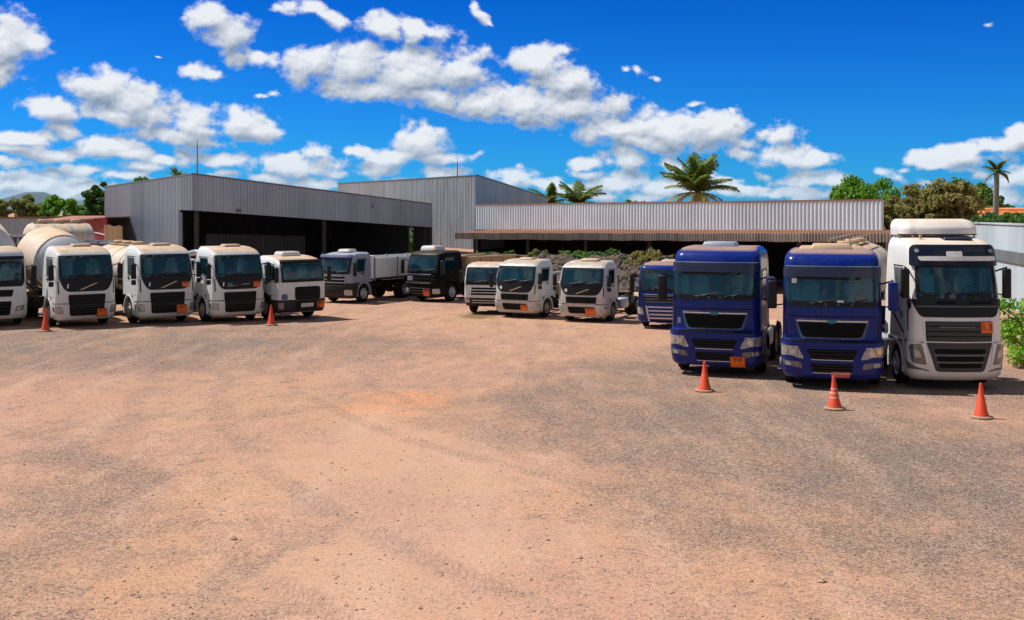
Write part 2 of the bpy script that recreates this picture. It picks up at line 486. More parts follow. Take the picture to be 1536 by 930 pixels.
leafy('leaf_dark', (0.03, 0.09, 0.014), (0.07, 0.16, 0.025), 0.3)
leafy('leaf_olive', (0.22, 0.20, 0.06), (0.33, 0.26, 0.10), 0.42)
leafy('leaf_brownish', (0.12, 0.16, 0.035), (0.24, 0.21, 0.07), 0.35)
leafy('palm_green', (0.07, 0.14, 0.02), (0.20, 0.22, 0.05), 0.35)
leafy('palm_gold', (0.42, 0.30, 0.06), (0.26, 0.23, 0.05), 0.35)
plain('bark', (0.16, 0.12, 0.085), 0.9, vary=0.35, scale=5, bump=0.5)
plain('palm_bark', (0.22, 0.20, 0.17), 0.9, vary=0.35, scale=5, bump=0.5)

def cone_mat(name, bands):
    m, n, b = mat_base(name)
    tcn = n.n('ShaderNodeTexCoord').outputs['Object']
    x, y, z = n.sep(tcn)
    nz = n.noise(tcn, 9, 5, 0.65)
    c = n.mix(n.mapr(nz, 0.35, 0.75, 0.0, 0.55), (0.74, 0.06, 0.010), (0.55, 0.07, 0.025))
    for (z0, z1) in bands:
        msk = n.math('MULTIPLY', n.math('GREATER_THAN', z, z0), n.math('LESS_THAN', z, z1))
        wear = n.mapr(nz, 0.35, 0.6, 1.0, 0.35)
        c = n.mix(n.math('MULTIPLY', msk, wear), c, (0.62, 0.5, 0.42))
    n.link(c, b.inputs['Base Color'])
    b.inputs['Roughness'].default_value = 0.6
    MATS[name] = m
cone_mat('cone_plain', [])
cone_mat('cone_banded', [(0.26, 0.29), (0.36, 0.40), (0.46, 0.48)])
plain('cone_base_rubber', (0.30, 0.20, 0.13), 0.8, vary=0.3)

def ground_mat():
    m, n, b = mat_base('yard_dirt')
    pos = n.n('ShaderNodeNewGeometry').outputs['Position']
    wob = n.noise(pos, 0.28, 4, 0.6, out='Color')
    pw = n.vmath('ADD', pos, n.vmath('MULTIPLY', n.vmath('SUBTRACT', wob, (0.5, 0.5, 0.5)), (7, 9, 0)))
    def ell(cx, cy, rx, ry, rot=0.0, k=1.0):
        mm = n.mapping(pw, loc=(cx, cy, 0), rot=(0, 0, rot), scale=(rx, ry, 1e6), kind='TEXTURE')
        return n.math('MULTIPLY', n.mapr(n.vmath('LENGTH', mm), 0.35, 1.25, 1.0, 0.0, smooth=True), k)
    masks = [ell(6.0, 22, 5.5, 9.5, 0.15, 0.85), ell(-13, 38, 12, 8.5, 0, 0.75), ell(8, 31, 9, 6, 0, 0.7), ell(-6.6, 17, 1.2, 8, 0.35, 0.45),
             ell(-1.5, 16.5, 1.5, 3.0, 0.6, 0.5), ell(-3.2, 15.5, .5, 5, -.05, .5), ell(2, 27, 3, 7, -0.3, 0.6)]
    g = masks[0]
    for q in masks[1:]:
        g = n.math('MAXIMUM', g, q)
    big = n.noise(pos, 0.35, 6, 0.62)
    mid = n.noise(n.mapping(pos, rot=(0, 0, 0.5), scale=(1.6, 0.7, 1)), 0.9, 6, 0.65)
    blot = n.mapr(n.math('ADD', n.math('MULTIPLY', big, 0.5), n.math('MULTIPLY', mid, 0.5)), 0.40, 0.62, -0.26, 0.36)
    g = n.math('ADD', g, blot, clamp=True)
    patch = n.mapr(n.noise(pos, 1.3, 6, 0.7), 0.54, 0.66, 0.0, 0.5, smooth=True)   # darker crumbly spots
    g = n.math('MAXIMUM', g, patch)
    # tyre sweep arcs
    # gravel grain: several sizes, one per distance band
    gr1 = n.voro(pos, 36, 'F1')
    gr1c = n.voro(pos, 36, 'F1', 'Color')
    gr2c = n.voro(pos, 14, 'F1', 'Color')
    gr3 = n.noise(pos, 34, 3, 0.7)
    s1 = n.sep(gr1c)[0]
    s2 = n.sep(gr2c)[1]
    tan = n.mix(big, (0.415, 0.226, 0.135), (0.52, 0.302, 0.190))
    warm = n.mapr(n.noise(pos, 0.12, 3, 0.5), 0.38, 0.6, 0.0, 1.0)
    tan = n.mix(warm, tan, (0.435, 0.242, 0.168))
    grey = n.mix(mid, (0.15, 0.108, 0.088), (0.25, 0.18, 0.148))
    c = n.mix(g, tan, grey)
    sx = ell(-2.75, 26.0, 1.6, 2.2, 0, 0.8)
    c = n.mix(n.math('MULTIPLY', sx, n.mapr(mid, 0.3, 0.6, 0.4, 1.0)), c, (0.62, 0.235, 0.085))
    mm = n.mapping(pos, loc=(-1.45, 48.5, 0), scale=(0.9, 1.5, 1e6), kind='TEXTURE')
    stain = n.mapr(n.vmath('LENGTH', mm), 0.6, 1.1, 1.0, 0.0)
    c = n.mix(stain, c, (0.20, 0.12, 0.045))
    # wheel tracks: pairs of long arcs swung by the trucks
    dusty = ell(-1.7, 17.5, 2.6, 9.5, 0.14, 0.75)
    c = n.mix(n.math('MULTIPLY', dusty, n.mapr(mid, .35, .6, .5, 1.0)), c, (0.50, 0.294, 0.205))
    trk_all = None
    for (cx, cy, R, w_, k) in ((20, 38, 27.0, .20, 1), (20, 38, 25.1, .20, 1), (28, 36, 38.0, .24, .9), (28, 36, 36.1, .24, .9), (26, 30, 27.5, .18, .6), (26, 30, 25.7, .18, .6), (-30, 44, 29.5, .2, .7), (-30, 44, 31.3, .2, .7), (-16, 12, 19.5, .2, .6), (-16, 12, 21.4, .2, .6)):
        dd = n.vmath('DISTANCE', n.vmath('MULTIPLY', n.vmath('ADD', pos, n.vmath('MULTIPLY', n.vmath('SUBTRACT', wob, (0.5, 0.5, 0.5)), (.5, .5, 0))), (1, 1, 0)), (cx, cy, 0))
        q = n.math('MULTIPLY', n.mapr(n.math('ABSOLUTE', n.math('SUBTRACT', dd, R)), w_ * .5, w_ * 1.6, 1.0, 0.0, smooth=True), k)
        trk_all = q if trk_all is None else n.math('MAXIMUM', trk_all, q)
    trk_all = n.math('MULTIPLY', trk_all, n.mapr(n.noise(pos, 0.45, 4, 0.6), 0.36, 0.54, 0.0, 1.0, smooth=True))
    ribs = n.mapr(n.noise(n.mapping(pos, scale=(5, 1.2, 1)), 3.0, 3, .6), .4, .6, .35, 1.0)
    c = n.mix(n.math('MULTIPLY', n.math('MULTIPLY', trk_all, ribs), 0.45), c, (0.22, 0.15, 0.12))
    streak = n.mapr(n.noise(n.mapping(pos, rot=(0, 0, 0.25), scale=(1.0, .16, 1)), 1.1, 5, .6), .5, .68, 0.0, .35)
    c = n.mix(streak, c, (0.54, 0.35, 0.26))
    amt = n.math('MULTIPLY', n.mapr(g, 0.0, 0.7, 0.5, 1.0), n.mapr(dusty, 0.0, 0.75, 1.0, 0.5))
    dark = n.math('MULTIPLY', n.mapr(s1, 0.64, 0.82, 0.0, 0.78), amt)
    dark2 = n.math('MULTIPLY', n.mapr(s2, 0.80, 0.94, 0.0, 0.40), amt)
    light = n.math('MULTIPLY', n.mapr(s1, 0.25, 0.05, 0.0, 0.35), amt)
    c = n.mix(n.math('MAXIMUM', dark, dark2), c, (0.085, 0.06, 0.05))
    c = n.mix(light, c, (0.62, 0.47, 0.38))
    f = n.mapr(gr3, 0.3, 0.7, 0.82, 1.15)
    c = n.mix(1.0, c, n.comb(f, f, f), 'MULTIPLY')
    n.link(c, b.inputs['Base Color'])
    b.inputs['Roughness'].default_value = 0.95
    b.inputs['Specular IOR Level'].default_value = 0.15
    hgt = n.math('ADD', n.math('MULTIPLY', n.math('SUBTRACT', 0.5, gr1), amt), n.math('MULTIPLY', n.noise(pos, 3.0, 6, 0.65), 1.6))
    hgt = n.math('ADD', hgt, n.math('MULTIPLY', n.math('MULTIPLY', trk_all, ribs), -1.2))
    n.link(n.bump(hgt, 0.42, 0.04), b.inputs['Normal'])
    MATS['yard_dirt'] = m
ground_mat()

def rubble_mat():
    m, n, b = mat_base('rubble_stone')
    tcn = n.n('ShaderNodeTexCoord').outputs['Object']
    cc = n.sep(n.voro(tcn, 3.2, 'F1', 'Color'))[0]
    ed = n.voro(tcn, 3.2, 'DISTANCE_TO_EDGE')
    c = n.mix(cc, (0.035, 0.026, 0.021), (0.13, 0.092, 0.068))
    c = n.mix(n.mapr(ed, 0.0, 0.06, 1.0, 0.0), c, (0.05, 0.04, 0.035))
    n.link(c, b.inputs['Base Color'])
    b.inputs['Roughness'].default_value = 0.95
    n.link(n.bump(ed, 0.9, 0.12), b.inputs['Normal'])
    MATS['rubble_stone'] = m
rubble_mat()

def tile_mat():
    m, n, b = mat_base('roof_tiles')
    tcn = n.n('ShaderNodeTexCoord').outputs['Object']
    x, y, z = n.sep(tcn)
    v = n.voro(tcn, 2.6, 'F1', 'Color')
    c = n.mix(n.sep(v)[0], (0.50, 0.14, 0.035), (0.68, 0.24, 0.07))
    n.link(c, b.inputs['Base Color'])
    b.inputs['Roughness'].default_value = 0.85
    MATS['roof_tiles'] = m
tile_mat()

def hill_mat():
    m, n, b = mat_base('hill_scrub')
    pos = n.n('ShaderNodeNewGeometry').outputs['Position']
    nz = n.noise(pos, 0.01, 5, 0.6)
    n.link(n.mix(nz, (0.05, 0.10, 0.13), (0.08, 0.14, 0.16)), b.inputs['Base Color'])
    b.inputs['Roughness'].default_value = 1.0
    MATS['hill_scrub'] = m
hill_mat()
# ------------------------------------------------------------------ mesh builder
class MB:
    def __init__(self):
        self.v = []; self.f = []
    def add(self, vs, fs):
        o = len(self.v)
        self.v.extend([tuple(p) for p in vs])
        self.f.extend([tuple(i + o for i in q) for q in fs])
    def box(self, c, s, rot=None, taper=(1, 1)):
        pts = []
        for k in (-1, 1):
            tx, ty = taper if k > 0 else (1, 1)
            for (i, j) in ((-1, -1), (1, -1), (1, 1), (-1, 1)):
                p = Vector((i * s[0] / 2 * tx, j * s[1] / 2 * ty, k * s[2] / 2))
                if rot is not None:
                    p = rot @ p
                pts.append(p + Vector(c))
        self.add(pts, [(3, 2, 1, 0), (4, 5, 6, 7), (0, 1, 5, 4), (1, 2, 6, 5), (2, 3, 7, 6), (3, 0, 4, 7)])
    def rbox(self, c, s, bev=0.02, seg=2, rot=None, taper=(1, 1)):
        bm = bmesh.new()
        bmesh.ops.create_cube(bm, size=1.0)
        for v in bm.verts:
            t = taper if v.co.z > 0 else (1, 1)
            v.co = Vector((v.co.x * s[0] * t[0], v.co.y * s[1] * t[1], v.co.z * s[2]))
        bmesh.ops.bevel(bm, geom=bm.edges[:], offset=bev, segments=seg, affect='EDGES', profile=0.5)
        bm.verts.ensure_lookup_table()
        vs = []
        for v in bm.verts:
            p = v.co.copy()
            if rot is not None:
                p = rot @ p
            vs.append(p + Vector(c))
        self.add(vs, [[v.index for v in f.verts] for f in bm.faces])
        bm.free()
    def tube(self, pts, r, n=8, cap=True):
        pts = [Vector(p) for p in pts]
        rr = r if isinstance(r, (list, tuple)) else [r] * len(pts)
        vs = []
        prev = None
        for i, p in enumerate(pts):
            d = (pts[min(i + 1, len(pts) - 1)] - pts[max(i - 1, 0)]).normalized()
            if prev is None:
                a = d.orthogonal().normalized()
            else:
                a = (prev - d * prev.dot(d)).normalized()
            prev = a
            b = d.cross(a)
            for k in range(n):
                t = 2 * math.pi * k / n
                vs.append(p + (a * math.cos(t) + b * math.sin(t)) * rr[i])
        fs = []
        for i in range(len(pts) - 1):
            for k in range(n):
                fs.append((i * n + k, i * n + (k + 1) % n, (i + 1) * n + (k + 1) % n, (i + 1) * n + k))
        if cap:
            fs.append(tuple(reversed(range(n))))
            fs.append(tuple(range((len(pts) - 1) * n, len(pts) * n)))
        self.add(vs, fs)
    def lathe(self, prof, origin, axis='x', n=28, a0=0.0, a1=2 * math.pi, M=None):
        """prof: (along axis, radius)"""
        full = abs(a1 - a0) > 6.28
        m = n if full else n + 1
        vs = []
        for (t, r) in prof:
            for k in range(m):
                a = a0 + (a1 - a0) * k / n
                c, s = math.cos(a) * r, math.sin(a) * r
                p = {'x': (t, c, s), 'y': (c, t, s), 'z': (c, s, t)}[axis]
                p = Vector(p)
                if M is not None:
                    p = M @ p
                vs.append(p + Vector(origin))
        fs = []
        for i in range(len(prof) - 1):
            for k in range(n):
                k2 = (k + 1) % m
                fs.append((i * m + k, i * m + k2, (i + 1) * m + k2, (i + 1) * m + k))
        self.add(vs, fs)
    def build(self, name, mat, parent=None, loc=None, rotz=0.0, sharp=35, scale=None):
        me = bpy.data.meshes.new(name)
        me.from_pydata(self.v, [], self.f)
        me.update()
        bm = bmesh.new(); bm.from_mesh(me)
        bmesh.ops.recalc_face_normals(bm, faces=bm.faces[:])
        bm.to_mesh(me); bm.free()
        if sharp is not None:
            me.polygons.foreach_set('use_smooth', [True] * len(me.polygons))
            me.set_sharp_from_angle(angle=math.radians(sharp))
        me.materials.append(MATS[mat])
        o = bpy.data.objects.new(name, me)
        COL.objects.link(o)
        if parent is not None:
            o.parent = parent
        if loc is not None:
            o.location = loc
        o.rotation_euler.z = rotz
        if scale:
            o.scale = (scale,) * 3
        return o

def tag(o, label, cat, group=None, kind=None):
    if label: o['label'] = label
    if cat: o['category'] = cat
    if group: o['group'] = group
    if kind: o['kind'] = kind
    return o

def empty(name, loc, rotz=0.0, scale=1.0):
    o = bpy.data.objects.new(name, None)
    COL.objects.link(o)
    o.empty_display_size = 0.5
    o.location = loc
    o.rotation_euler = (0, 0, rotz)
    o.scale = (scale,) * 3
    return o

# ------------------------------------------------------------------ a vehicle's front as a surface in (s, z): s runs round the nose
class Surf:
    def __init__(self, levels, yr):
        self.L = levels
        self.Z = [l[0] for l in levels]
        self.yr = yr
    def par(self, z):
        L, Z = self.L, self.Z
        if z <= Z[0]: return L[0][1:]
        if z >= Z[-1]: return L[-1][1:]
        for i in range(len(Z) - 1):
            if Z[i] <= z <= Z[i + 1]:
                t = (z - Z[i]) / (Z[i + 1] - Z[i])
                out = []
                for k in range(1, 5):
                    h = Z[i + 1] - Z[i]
                    d = (L[i + 1][k] - L[i][k]) / h
                    dm = (L[i][k] - L[i - 1][k]) / (Z[i] - Z[i - 1]) if i > 0 else d
                    dp = (L[i + 2][k] - L[i + 1][k]) / (Z[i + 2] - Z[i + 1]) if i + 2 < len(Z) else d
                    m0 = 0 if dm * d <= 0 else 2 * dm * d / (dm + d)
                    m1 = 0 if dp * d <= 0 else 2 * dp * d / (dp + d)
                    if i == 0: m0 = d
                    if i + 2 >= len(Z): m1 = d
                    t2, t3 = t * t, t * t * t
                    out.append((2 * t3 - 3 * t2 + 1) * L[i][k] + (t3 - 2 * t2 + t) * h * m0 + (-2 * t3 + 3 * t2) * L[i + 1][k] + (t3 - t2) * h * m1)
                return out
    def P(self, s, z):
        yf, hw, r, b = self.par(z)
        sg = -1 if s < 0 else 1
        q = abs(s)
        a = hw - r
        if q <= a:
            return Vector((sg * q, yf + b * (q / a) ** 2, z))
        arc = r * math.pi / 2
        if q <= a + arc:
            t = (q - a) / r
            return Vector((sg * (a + r * math.sin(t)), yf + b + r * (1 - math.cos(t)), z))
        return Vector((sg * hw, min(self.yr, yf + b + r + q - a - arc), z))
    def side_s(self, y, z=1.6):
        yf, hw, r, b = self.par(z)
        return hw - r + r * math.pi / 2 + y - (yf + b + r)
    def N(self, s, z):
        e = 0.004
        ds = self.P(s + e, z) - self.P(s - e, z)
        dz = self.P(s, z + e) - self.P(s, z - e)
        n = ds.cross(dz)
        return n.normalized() if n.length > 1e-9 else Vector((0, -1, 0))
    def at(self, s, z, off=0.0):
        return self.P(s, z) + self.N(s, z) * off

def round_poly(poly, rad, k=4, sub=0.12):
    """outline with rounded corners; rad a number or one per corner; long edges subdivided"""
    n = len(poly)
    rr = rad if isinstance(rad, (list, tuple)) else [rad] * n
    out = []
    for i in range(n):
        p0, p1, p2 = (Vector(poly[(i + d) % n]) for d in (-1, 0, 1))
        a = (p0 - p1); b = (p2 - p1)
        r = min(rr[i], a.length * 0.45, b.length * 0.45)
        pa = p1 + a.normalized() * r
        pb = p1 + b.normalized() * r
        for j in range(k + 1):
            t = j / k
            out.append((pa * (1 - t) ** 2 + p1 * 2 * t * (1 - t) + pb * t * t))
    return out

def subdiv(outl, m):
    res = []
    for i in range(len(outl)):
        a, b = outl[i], outl[(i + 1) % len(outl)]
        for j in range(m):
            res.append(a + (b - a) * (j / m))
    return res

def span(outl, z):
    xs = []
    n = len(outl)
    for i in range(n):
        a, b = outl[i], outl[(i + 1) % n]
        if (a.y - z) * (b.y - z) <= 0 and abs(a.y - b.y) > 1e-9:
            t = (z - a.y) / (b.y - a.y)
            xs.append(a.x + (b.x - a.x) * t)
    return (min(xs), max(xs)) if xs else None

def patch(mb, surf, poly, rad=0.03, off=0.006, thick=0.02, step=0.12):
    outl = round_poly(poly, rad)
    z0 = min(p.y for p in outl); z1 = max(p.y for p in outl)
    rows = sorted(set([round(p.y, 5) for p in outl] + [z0 + (z1 - z0) * i / max(1, int((z1 - z0) / step)) for i in range(max(1, int((z1 - z0) / step)) + 1)]))
    rr = []
    for z in rows:
        if not rr or z - rr[-1] > 1e-3:
            rr.append(z)
    wmax = max(p.x for p in outl) - min(p.x for p in outl)
    nc = max(2, int(wmax / step) + 1)
    grid = []
    for z in rr:
        zz_ = min(max(z, z0 + 1e-6), z1 - 1e-6)
        sp = span(outl, zz_)
        if sp is None: continue
        grid.append([(sp[0] + (sp[1] - sp[0]) * i / nc, z) for i in range(nc + 1)])
    vs = []; fs = []
    R = len(grid); W = nc + 1
    for row in grid:
        for (s, z) in row:
            vs.append(surf.at(s, z, off))
    for i in range(R - 1):
        for j in range(nc):
            fs.append((i * W + j, i * W + j + 1, (i + 1) * W + j + 1, (i + 1) * W + j))
    ring = [j for j in range(W)] + [i * W + W - 1 for i in range(1, R)] + [(R - 1) * W + j for j in range(W - 2, -1, -1)] + [i * W for i in range(R - 2, 0, -1)]
    flat = [q for row in grid for q in row]
    base = len(vs)
    for idx in ring:
        s, z = flat[idx]
        vs.append(surf.at(s, z, off - thick))
    m = len(ring)
    for i in range(m):
        fs.append((ring[i], base + i, base + (i + 1) % m, ring[(i + 1) % m]))
    mb.add(vs, fs)

def ring_strip(mb, surf, polyO, polyI, rO, rI, off, thick=0.015, m=6):
    O = subdiv(round_poly(polyO, rO), m); I = subdiv(round_poly(polyI, rI), m)
    n = len(O)
    vs = [surf.at(p.x, p.y, off) for p in O] + [surf.at(p.x, p.y, off) for p in I]
    vs += [surf.at(p.x, p.y, off - thick) for p in O] + [surf.at(p.x, p.y, off - thick) for p in I]
    fs = []
    for i in range(n):
        j = (i + 1) % n
        fs += [(i, j, n + j, n + i), (i, 2 * n + i, 2 * n + j, j), (n + i, n + j, 3 * n + j, 3 * n + i)]
    mb.add(vs, fs)

def grid_shell(mb, surf, ss, zs, keep, off=0.0, thick=0.0):
    """quads over the s,z grid where keep(smid, zmid)"""
    idx = {}
    vs = []; fs = []; bs = []
    def vid(i, j):
        if (i, j) not in idx:
            idx[(i, j)] = len(vs)
            vs.append(surf.at(ss[j], zs[i], off))
        return idx[(i, j)]
    edges = {}
    for i in range(len(zs) - 1):
        for j in range(len(ss) - 1):
            if not keep((ss[j] + ss[j + 1]) / 2, (zs[i] + zs[i + 1]) / 2):
                continue
            q = (vid(i, j), vid(i, j + 1), vid(i + 1, j + 1), vid(i + 1, j))
            fs.append(q)
            for k in range(4):
                e = (q[k], q[(k + 1) % 4])
                if (e[1], e[0]) in edges: del edges[(e[1], e[0])]
                else: edges[e] = 1
    if thick:
        inv = {v: k for k, v in idx.items()}
        low = {}
        for (a, b) in list(edges):
            for q in (a, b):
                if q not in low:
                    i, j = inv[q]
                    low[q] = len(vs)
                    vs.append(surf.at(ss[j], zs[i], off - thick))
            fs.append((b, a, low[a], low[b]))
    mb.add(vs, fs)

def sheet(mb, A, B, zA, zB, pitch=0.22, depth=0.04, thick=0.05, kind='trap'):
    """ribbed metal sheet standing on the line A-B (2-D points); zA=(bottom, top) at A; ribs point to the camera side"""
    A = Vector(A); B = Vector(B)
    d = B - A
    L = d.length
    u = d / L
    nrm = Vector((u.y, -u.x))
    if nrm.dot(-(A + B) / 2) < 0:
        nrm = -nrm
    n = max(1, int(L / pitch))
    prof = [(0.0, 0), (0.30, 0), (0.42, 1), (0.88, 1)] if kind == 'trap' else [(0, 0), (0.17, .5), (0.33, 0.9), (0.5, 1), (0.67, .9), (0.83, .5)]
    cols = []
    for i in range(n):
        for (t, h) in prof:
            cols.append(((i + t) / n, h * depth))
    cols.append((1.0, 0))
    vs = []
    for (t, h) in cols:
        p = A + d * t + nrm * h
        zb = zA[0] + (zB[0] - zA[0]) * t; zt = zA[1] + (zB[1] - zA[1]) * t
        vs.append((p.x, p.y, zb)); vs.append((p.x, p.y, zt))
    fs = [(2 * i, 2 * i + 2, 2 * i + 3, 2 * i + 1) for i in range(len(cols) - 1)]
    o = len(vs)
    for (P, z) in ((A, zA), (B, zB)):
        p = P - nrm * thick
        vs.append((p.x, p.y, z[0])); vs.append((p.x, p.y, z[1]))
    fs.append((o, o + 1, o + 3, o + 2))
    fs.append((0, 1, o + 1, o))
    k = 2 * (len(cols) - 1)
    fs.append((k, o + 2, o + 3, k + 1))
    mb.add(vs, fs)

def prism(mb, poly, z0, z1):
    """polygon footprint; z0/z1 numbers or one value per corner"""
    n = len(poly)
    a = z0 if isinstance(z0, (list, tuple)) else [z0] * n
    b = z1 if isinstance(z1, (list, tuple)) else [z1] * n
    vs = [(p[0], p[1], a[i]) for i, p in enumerate(poly)] + [(p[0], p[1], b[i]) for i, p in enumerate(poly)]
    fs = [tuple(range(n)), tuple(range(n, 2 * n))] + [(i, (i + 1) % n, n + (i + 1) % n, n + i) for i in range(n)]
    mb.add(vs, fs)

def wall_line(mb, A, B, zA, zB, t):
    A = Vector(A); B = Vector(B)
    u = (B - A).normalized(); q = Vector((u.y, -u.x)) * t / 2
    pts = [A + q, B + q, B - q, A - q]
    prism(mb, [(p.x, p.y) for p in pts], [zA[0], zB[0], zB[0], zA[0]], [zA[1], zB[1], zB[1], zA[1]])
# ------------------------------------------------------------------ trucks
def mir(poly):
    return [(-s, z) for (s, z) in poly][::-1]

def part(root, name, mat, fn, label=None, sharp=35):
    mb = MB(); fn(mb)
    o = mb.build(name, mat, root, sharp=sharp)
    if label: o['label'] = label
    return o

WHEELS = {}
def wheel(root, x, y, r=0.5, wd=0.28, dual=False, rimmat='rim_paint', front=True):
    """wheel at lateral x (outer face), axle along x"""
    sg = 1 if x > 0 else -1
    key = (round(r, 3), round(wd, 3), sg, dual, rimmat, front)
    if key not in WHEELS:
        t = MB()
        rr = r * 0.56
        def ty(x0, w_):
            pr = [(x0, rr), (x0 - .015 * 0, r * .80), (x0 + w_ * .05, r * .93), (x0 + w_ * .14, r * .985), (x0 + w_ * .3, r)]
            pr += [(x0 + w_ * .33, r * .975), (x0 + w_ * .36, r), (x0 + w_ * .64, r), (x0 + w_ * .67, r * .975), (x0 + w_ * .7, r)]
            pr += [(x0 + w_ * .86, r * .985), (x0 + w_ * .95, r * .93), (x0 + w_, r * .8), (x0 + w_, rr)]
            t.lathe(pr, (0, 0, 0), 'x', 32)
        ty(-wd if sg > 0 else 0, wd)
        if dual:
            ty((-2 * wd - .05) if sg > 0 else wd + .05, wd)
        tyre = t.build('tyre', 'rubber')
        m = MB()
        if front:   # front hub stands out
            pr = [(-.16, rr * 1.0), (0.0, rr * 1.03), (0.012, rr * .97), (-.03, rr * .88), (-.05, rr * .72), (.02, rr * .60), (.03, rr * .42), (.03, rr * .40), (.085, rr * .36), (.10, rr * .25), (.10, 0.001)]
        else:
            pr = [(-.16, rr * 1.0), (0.0, rr * 1.03), (0.012, rr * .97), (-.05, rr * .86), (-.13, rr * .7), (-.14, rr * .45), (-.05, rr * .36), (.02, rr * .30), (.03, 0.001)]
        m.lathe([(sg * a, b) for a, b in pr], (0, 0, 0), 'x', 28)
        for k in range(10):
            a = 2 * math.pi * k / 10
            yx = .02 if front else -.13
            m.tube([(sg * yx, math.cos(a) * rr * .53, math.sin(a) * rr * .53), (sg * (yx + .04), math.cos(a) * rr * .53, math.sin(a) * rr * .53)], .014, 6)
        rim = m.build('rim', rimmat)
        WHEELS[key] = (tyre, rim, [False])
    tyre, rim, used = WHEELS[key]
    e = empty('wheel', (x, y, r)); e.parent = root
    for src in (tyre, rim):
        if used[0]:
            c = src.copy(); COL.objects.link(c)
        else:
            c = src
        c.parent = e
    used[0] = True
    return e

def text_on(root, txt, surf, s, z, size, mat, name='lettering', off=0.02):
    cu = bpy.data.curves.new(name, 'FONT')
    cu.body = txt
    cu.size = size
    cu.align_x = 'CENTER'; cu.align_y = 'CENTER'
    cu.extrude = 0.003
    cu.materials.append(MATS[mat])
    tmp = bpy.data.objects.new(name, cu)
    me = bpy.data.meshes.new_from_object(tmp)
    bpy.data.objects.remove(tmp)
    o = bpy.data.objects.new(name, me)
    COL.objects.link(o)
    N = surf.N(s, z); P = surf.at(s, z, off)
    X = Vector((0, 0, 1)).cross(N).normalized()
    Y = N.cross(X)
    M = Matrix((X, Y, N)).transposed().to_4x4(); M.translation = P
    o.matrix_local = M
    o.parent = root
    return o

def placard(root, surf, s, z, w_=.36, h_=.28, off=.012, marks=3, txt=None):
    p = part(root, 'hazard_plate', 'placard_orange', lambda m: patch(m, surf, [(s - w_ / 2, z - h_ / 2), (s + w_ / 2, z - h_ / 2), (s + w_ / 2, z + h_ / 2), (s - w_ / 2, z + h_ / 2)], .012, off + .012, .016))
    def ink(m):
        b = .012
        x0, x1, z0, z1 = s - w_ / 2 + .006, s + w_ / 2 - .006, z - h_ / 2 + .006, z + h_ / 2 - .006
        o2 = off + .0155
        for q in ([(x0, z0), (x1, z0), (x1, z0 + b), (x0, z0 + b)], [(x0, z1 - b), (x1, z1 - b), (x1, z1), (x0, z1)]):
            patch(m, surf, q, 0, o2, .003)
        for q in ([(x0, z0 + b), (x0 + b, z0 + b), (x0 + b, z1 - b), (x0, z1 - b)], [(x1 - b, z0 + b), (x1, z0 + b), (x1, z1 - b), (x1 - b, z1 - b)]):
            patch(m, surf, q, 0, o2, .003)
        if txt: return
        ch = h_ * .34
        cw = w_ * .16
        for row, cnt in ((.20, marks),):
            for k in range(cnt):
                cx = s + (k - (cnt - 1) / 2) * cw * 1.35
                cz = z + h_ * row
                for (a, b2, c, d) in random.choice(([(-.5, .3, .5, .5), (.25, -.5, .5, .3), (-.5, -.1, .25, .1)], [(-.5, .3, .5, .5), (-.5, -.5, -.2, .3), (.2, -.4, .5, .3)], [(-.3, -.5, .05, .5), (-.5, .25, .5, .5)])):
                    patch(m, surf, [(cx + a * cw, cz + b2 * ch), (cx + c * cw, cz + b2 * ch), (cx + c * cw, cz + d * ch), (cx + a * cw, cz + d * ch)], 0, o2, .003)
    part(p, 'plate_marks', 'ink', ink)
    if txt:
        text_on(p, txt, surf, s, z + .0, h_ * .8, 'ink', 'plate_digits', off + .014)
    return p

def mirror_pair(root, c):
    """c: dict x (lateral centre), y, z0, z1, w, d, mat, arm points, which sides"""
    for sg in c.get('sides', (-1, 1)):
        mb = MB()
        zc, hh = (c['z0'] + c['z1']) / 2, c['z1'] - c['z0']
        mb.rbox((sg * c['x'], c['y'], zc), (c['w'], c['d'], hh), min(c['w'], c['d']) * .3, 3)
        if c.get('small'):
            mb.rbox((sg * c['x'], c['y'], c['z0'] - .13), (c['w'] * .95, c['d'], .2), .04, 2)
        o = mb.build('mirror', c['mat'][0 if sg < 0 else 1] if isinstance(c['mat'], tuple) else c['mat'], root)
        a = MB()
        a.tube([(sg * c['ax'], c['ay'], c['z1'] - .08), (sg * c['x'], c['y'], c['z1'] + .03), (sg * c['x'], c['y'], c['z1'] - .03)], .022, 8)
        a.tube([(sg * c['ax'], c['ay'], c['z0'] + .1), (sg * c['x'], c['y'], c['z0'] + .08)], .018, 8)
        a.build('mirror_arm', 'black_plastic', o)
        g = MB()
        g.rbox((sg * c['x'], c['y'] + c['d'] / 2 + .003, zc), (c['w'] * .82, .012, hh * .86), .004, 1)
        g.build('mirror_glass', 'chrome', o)

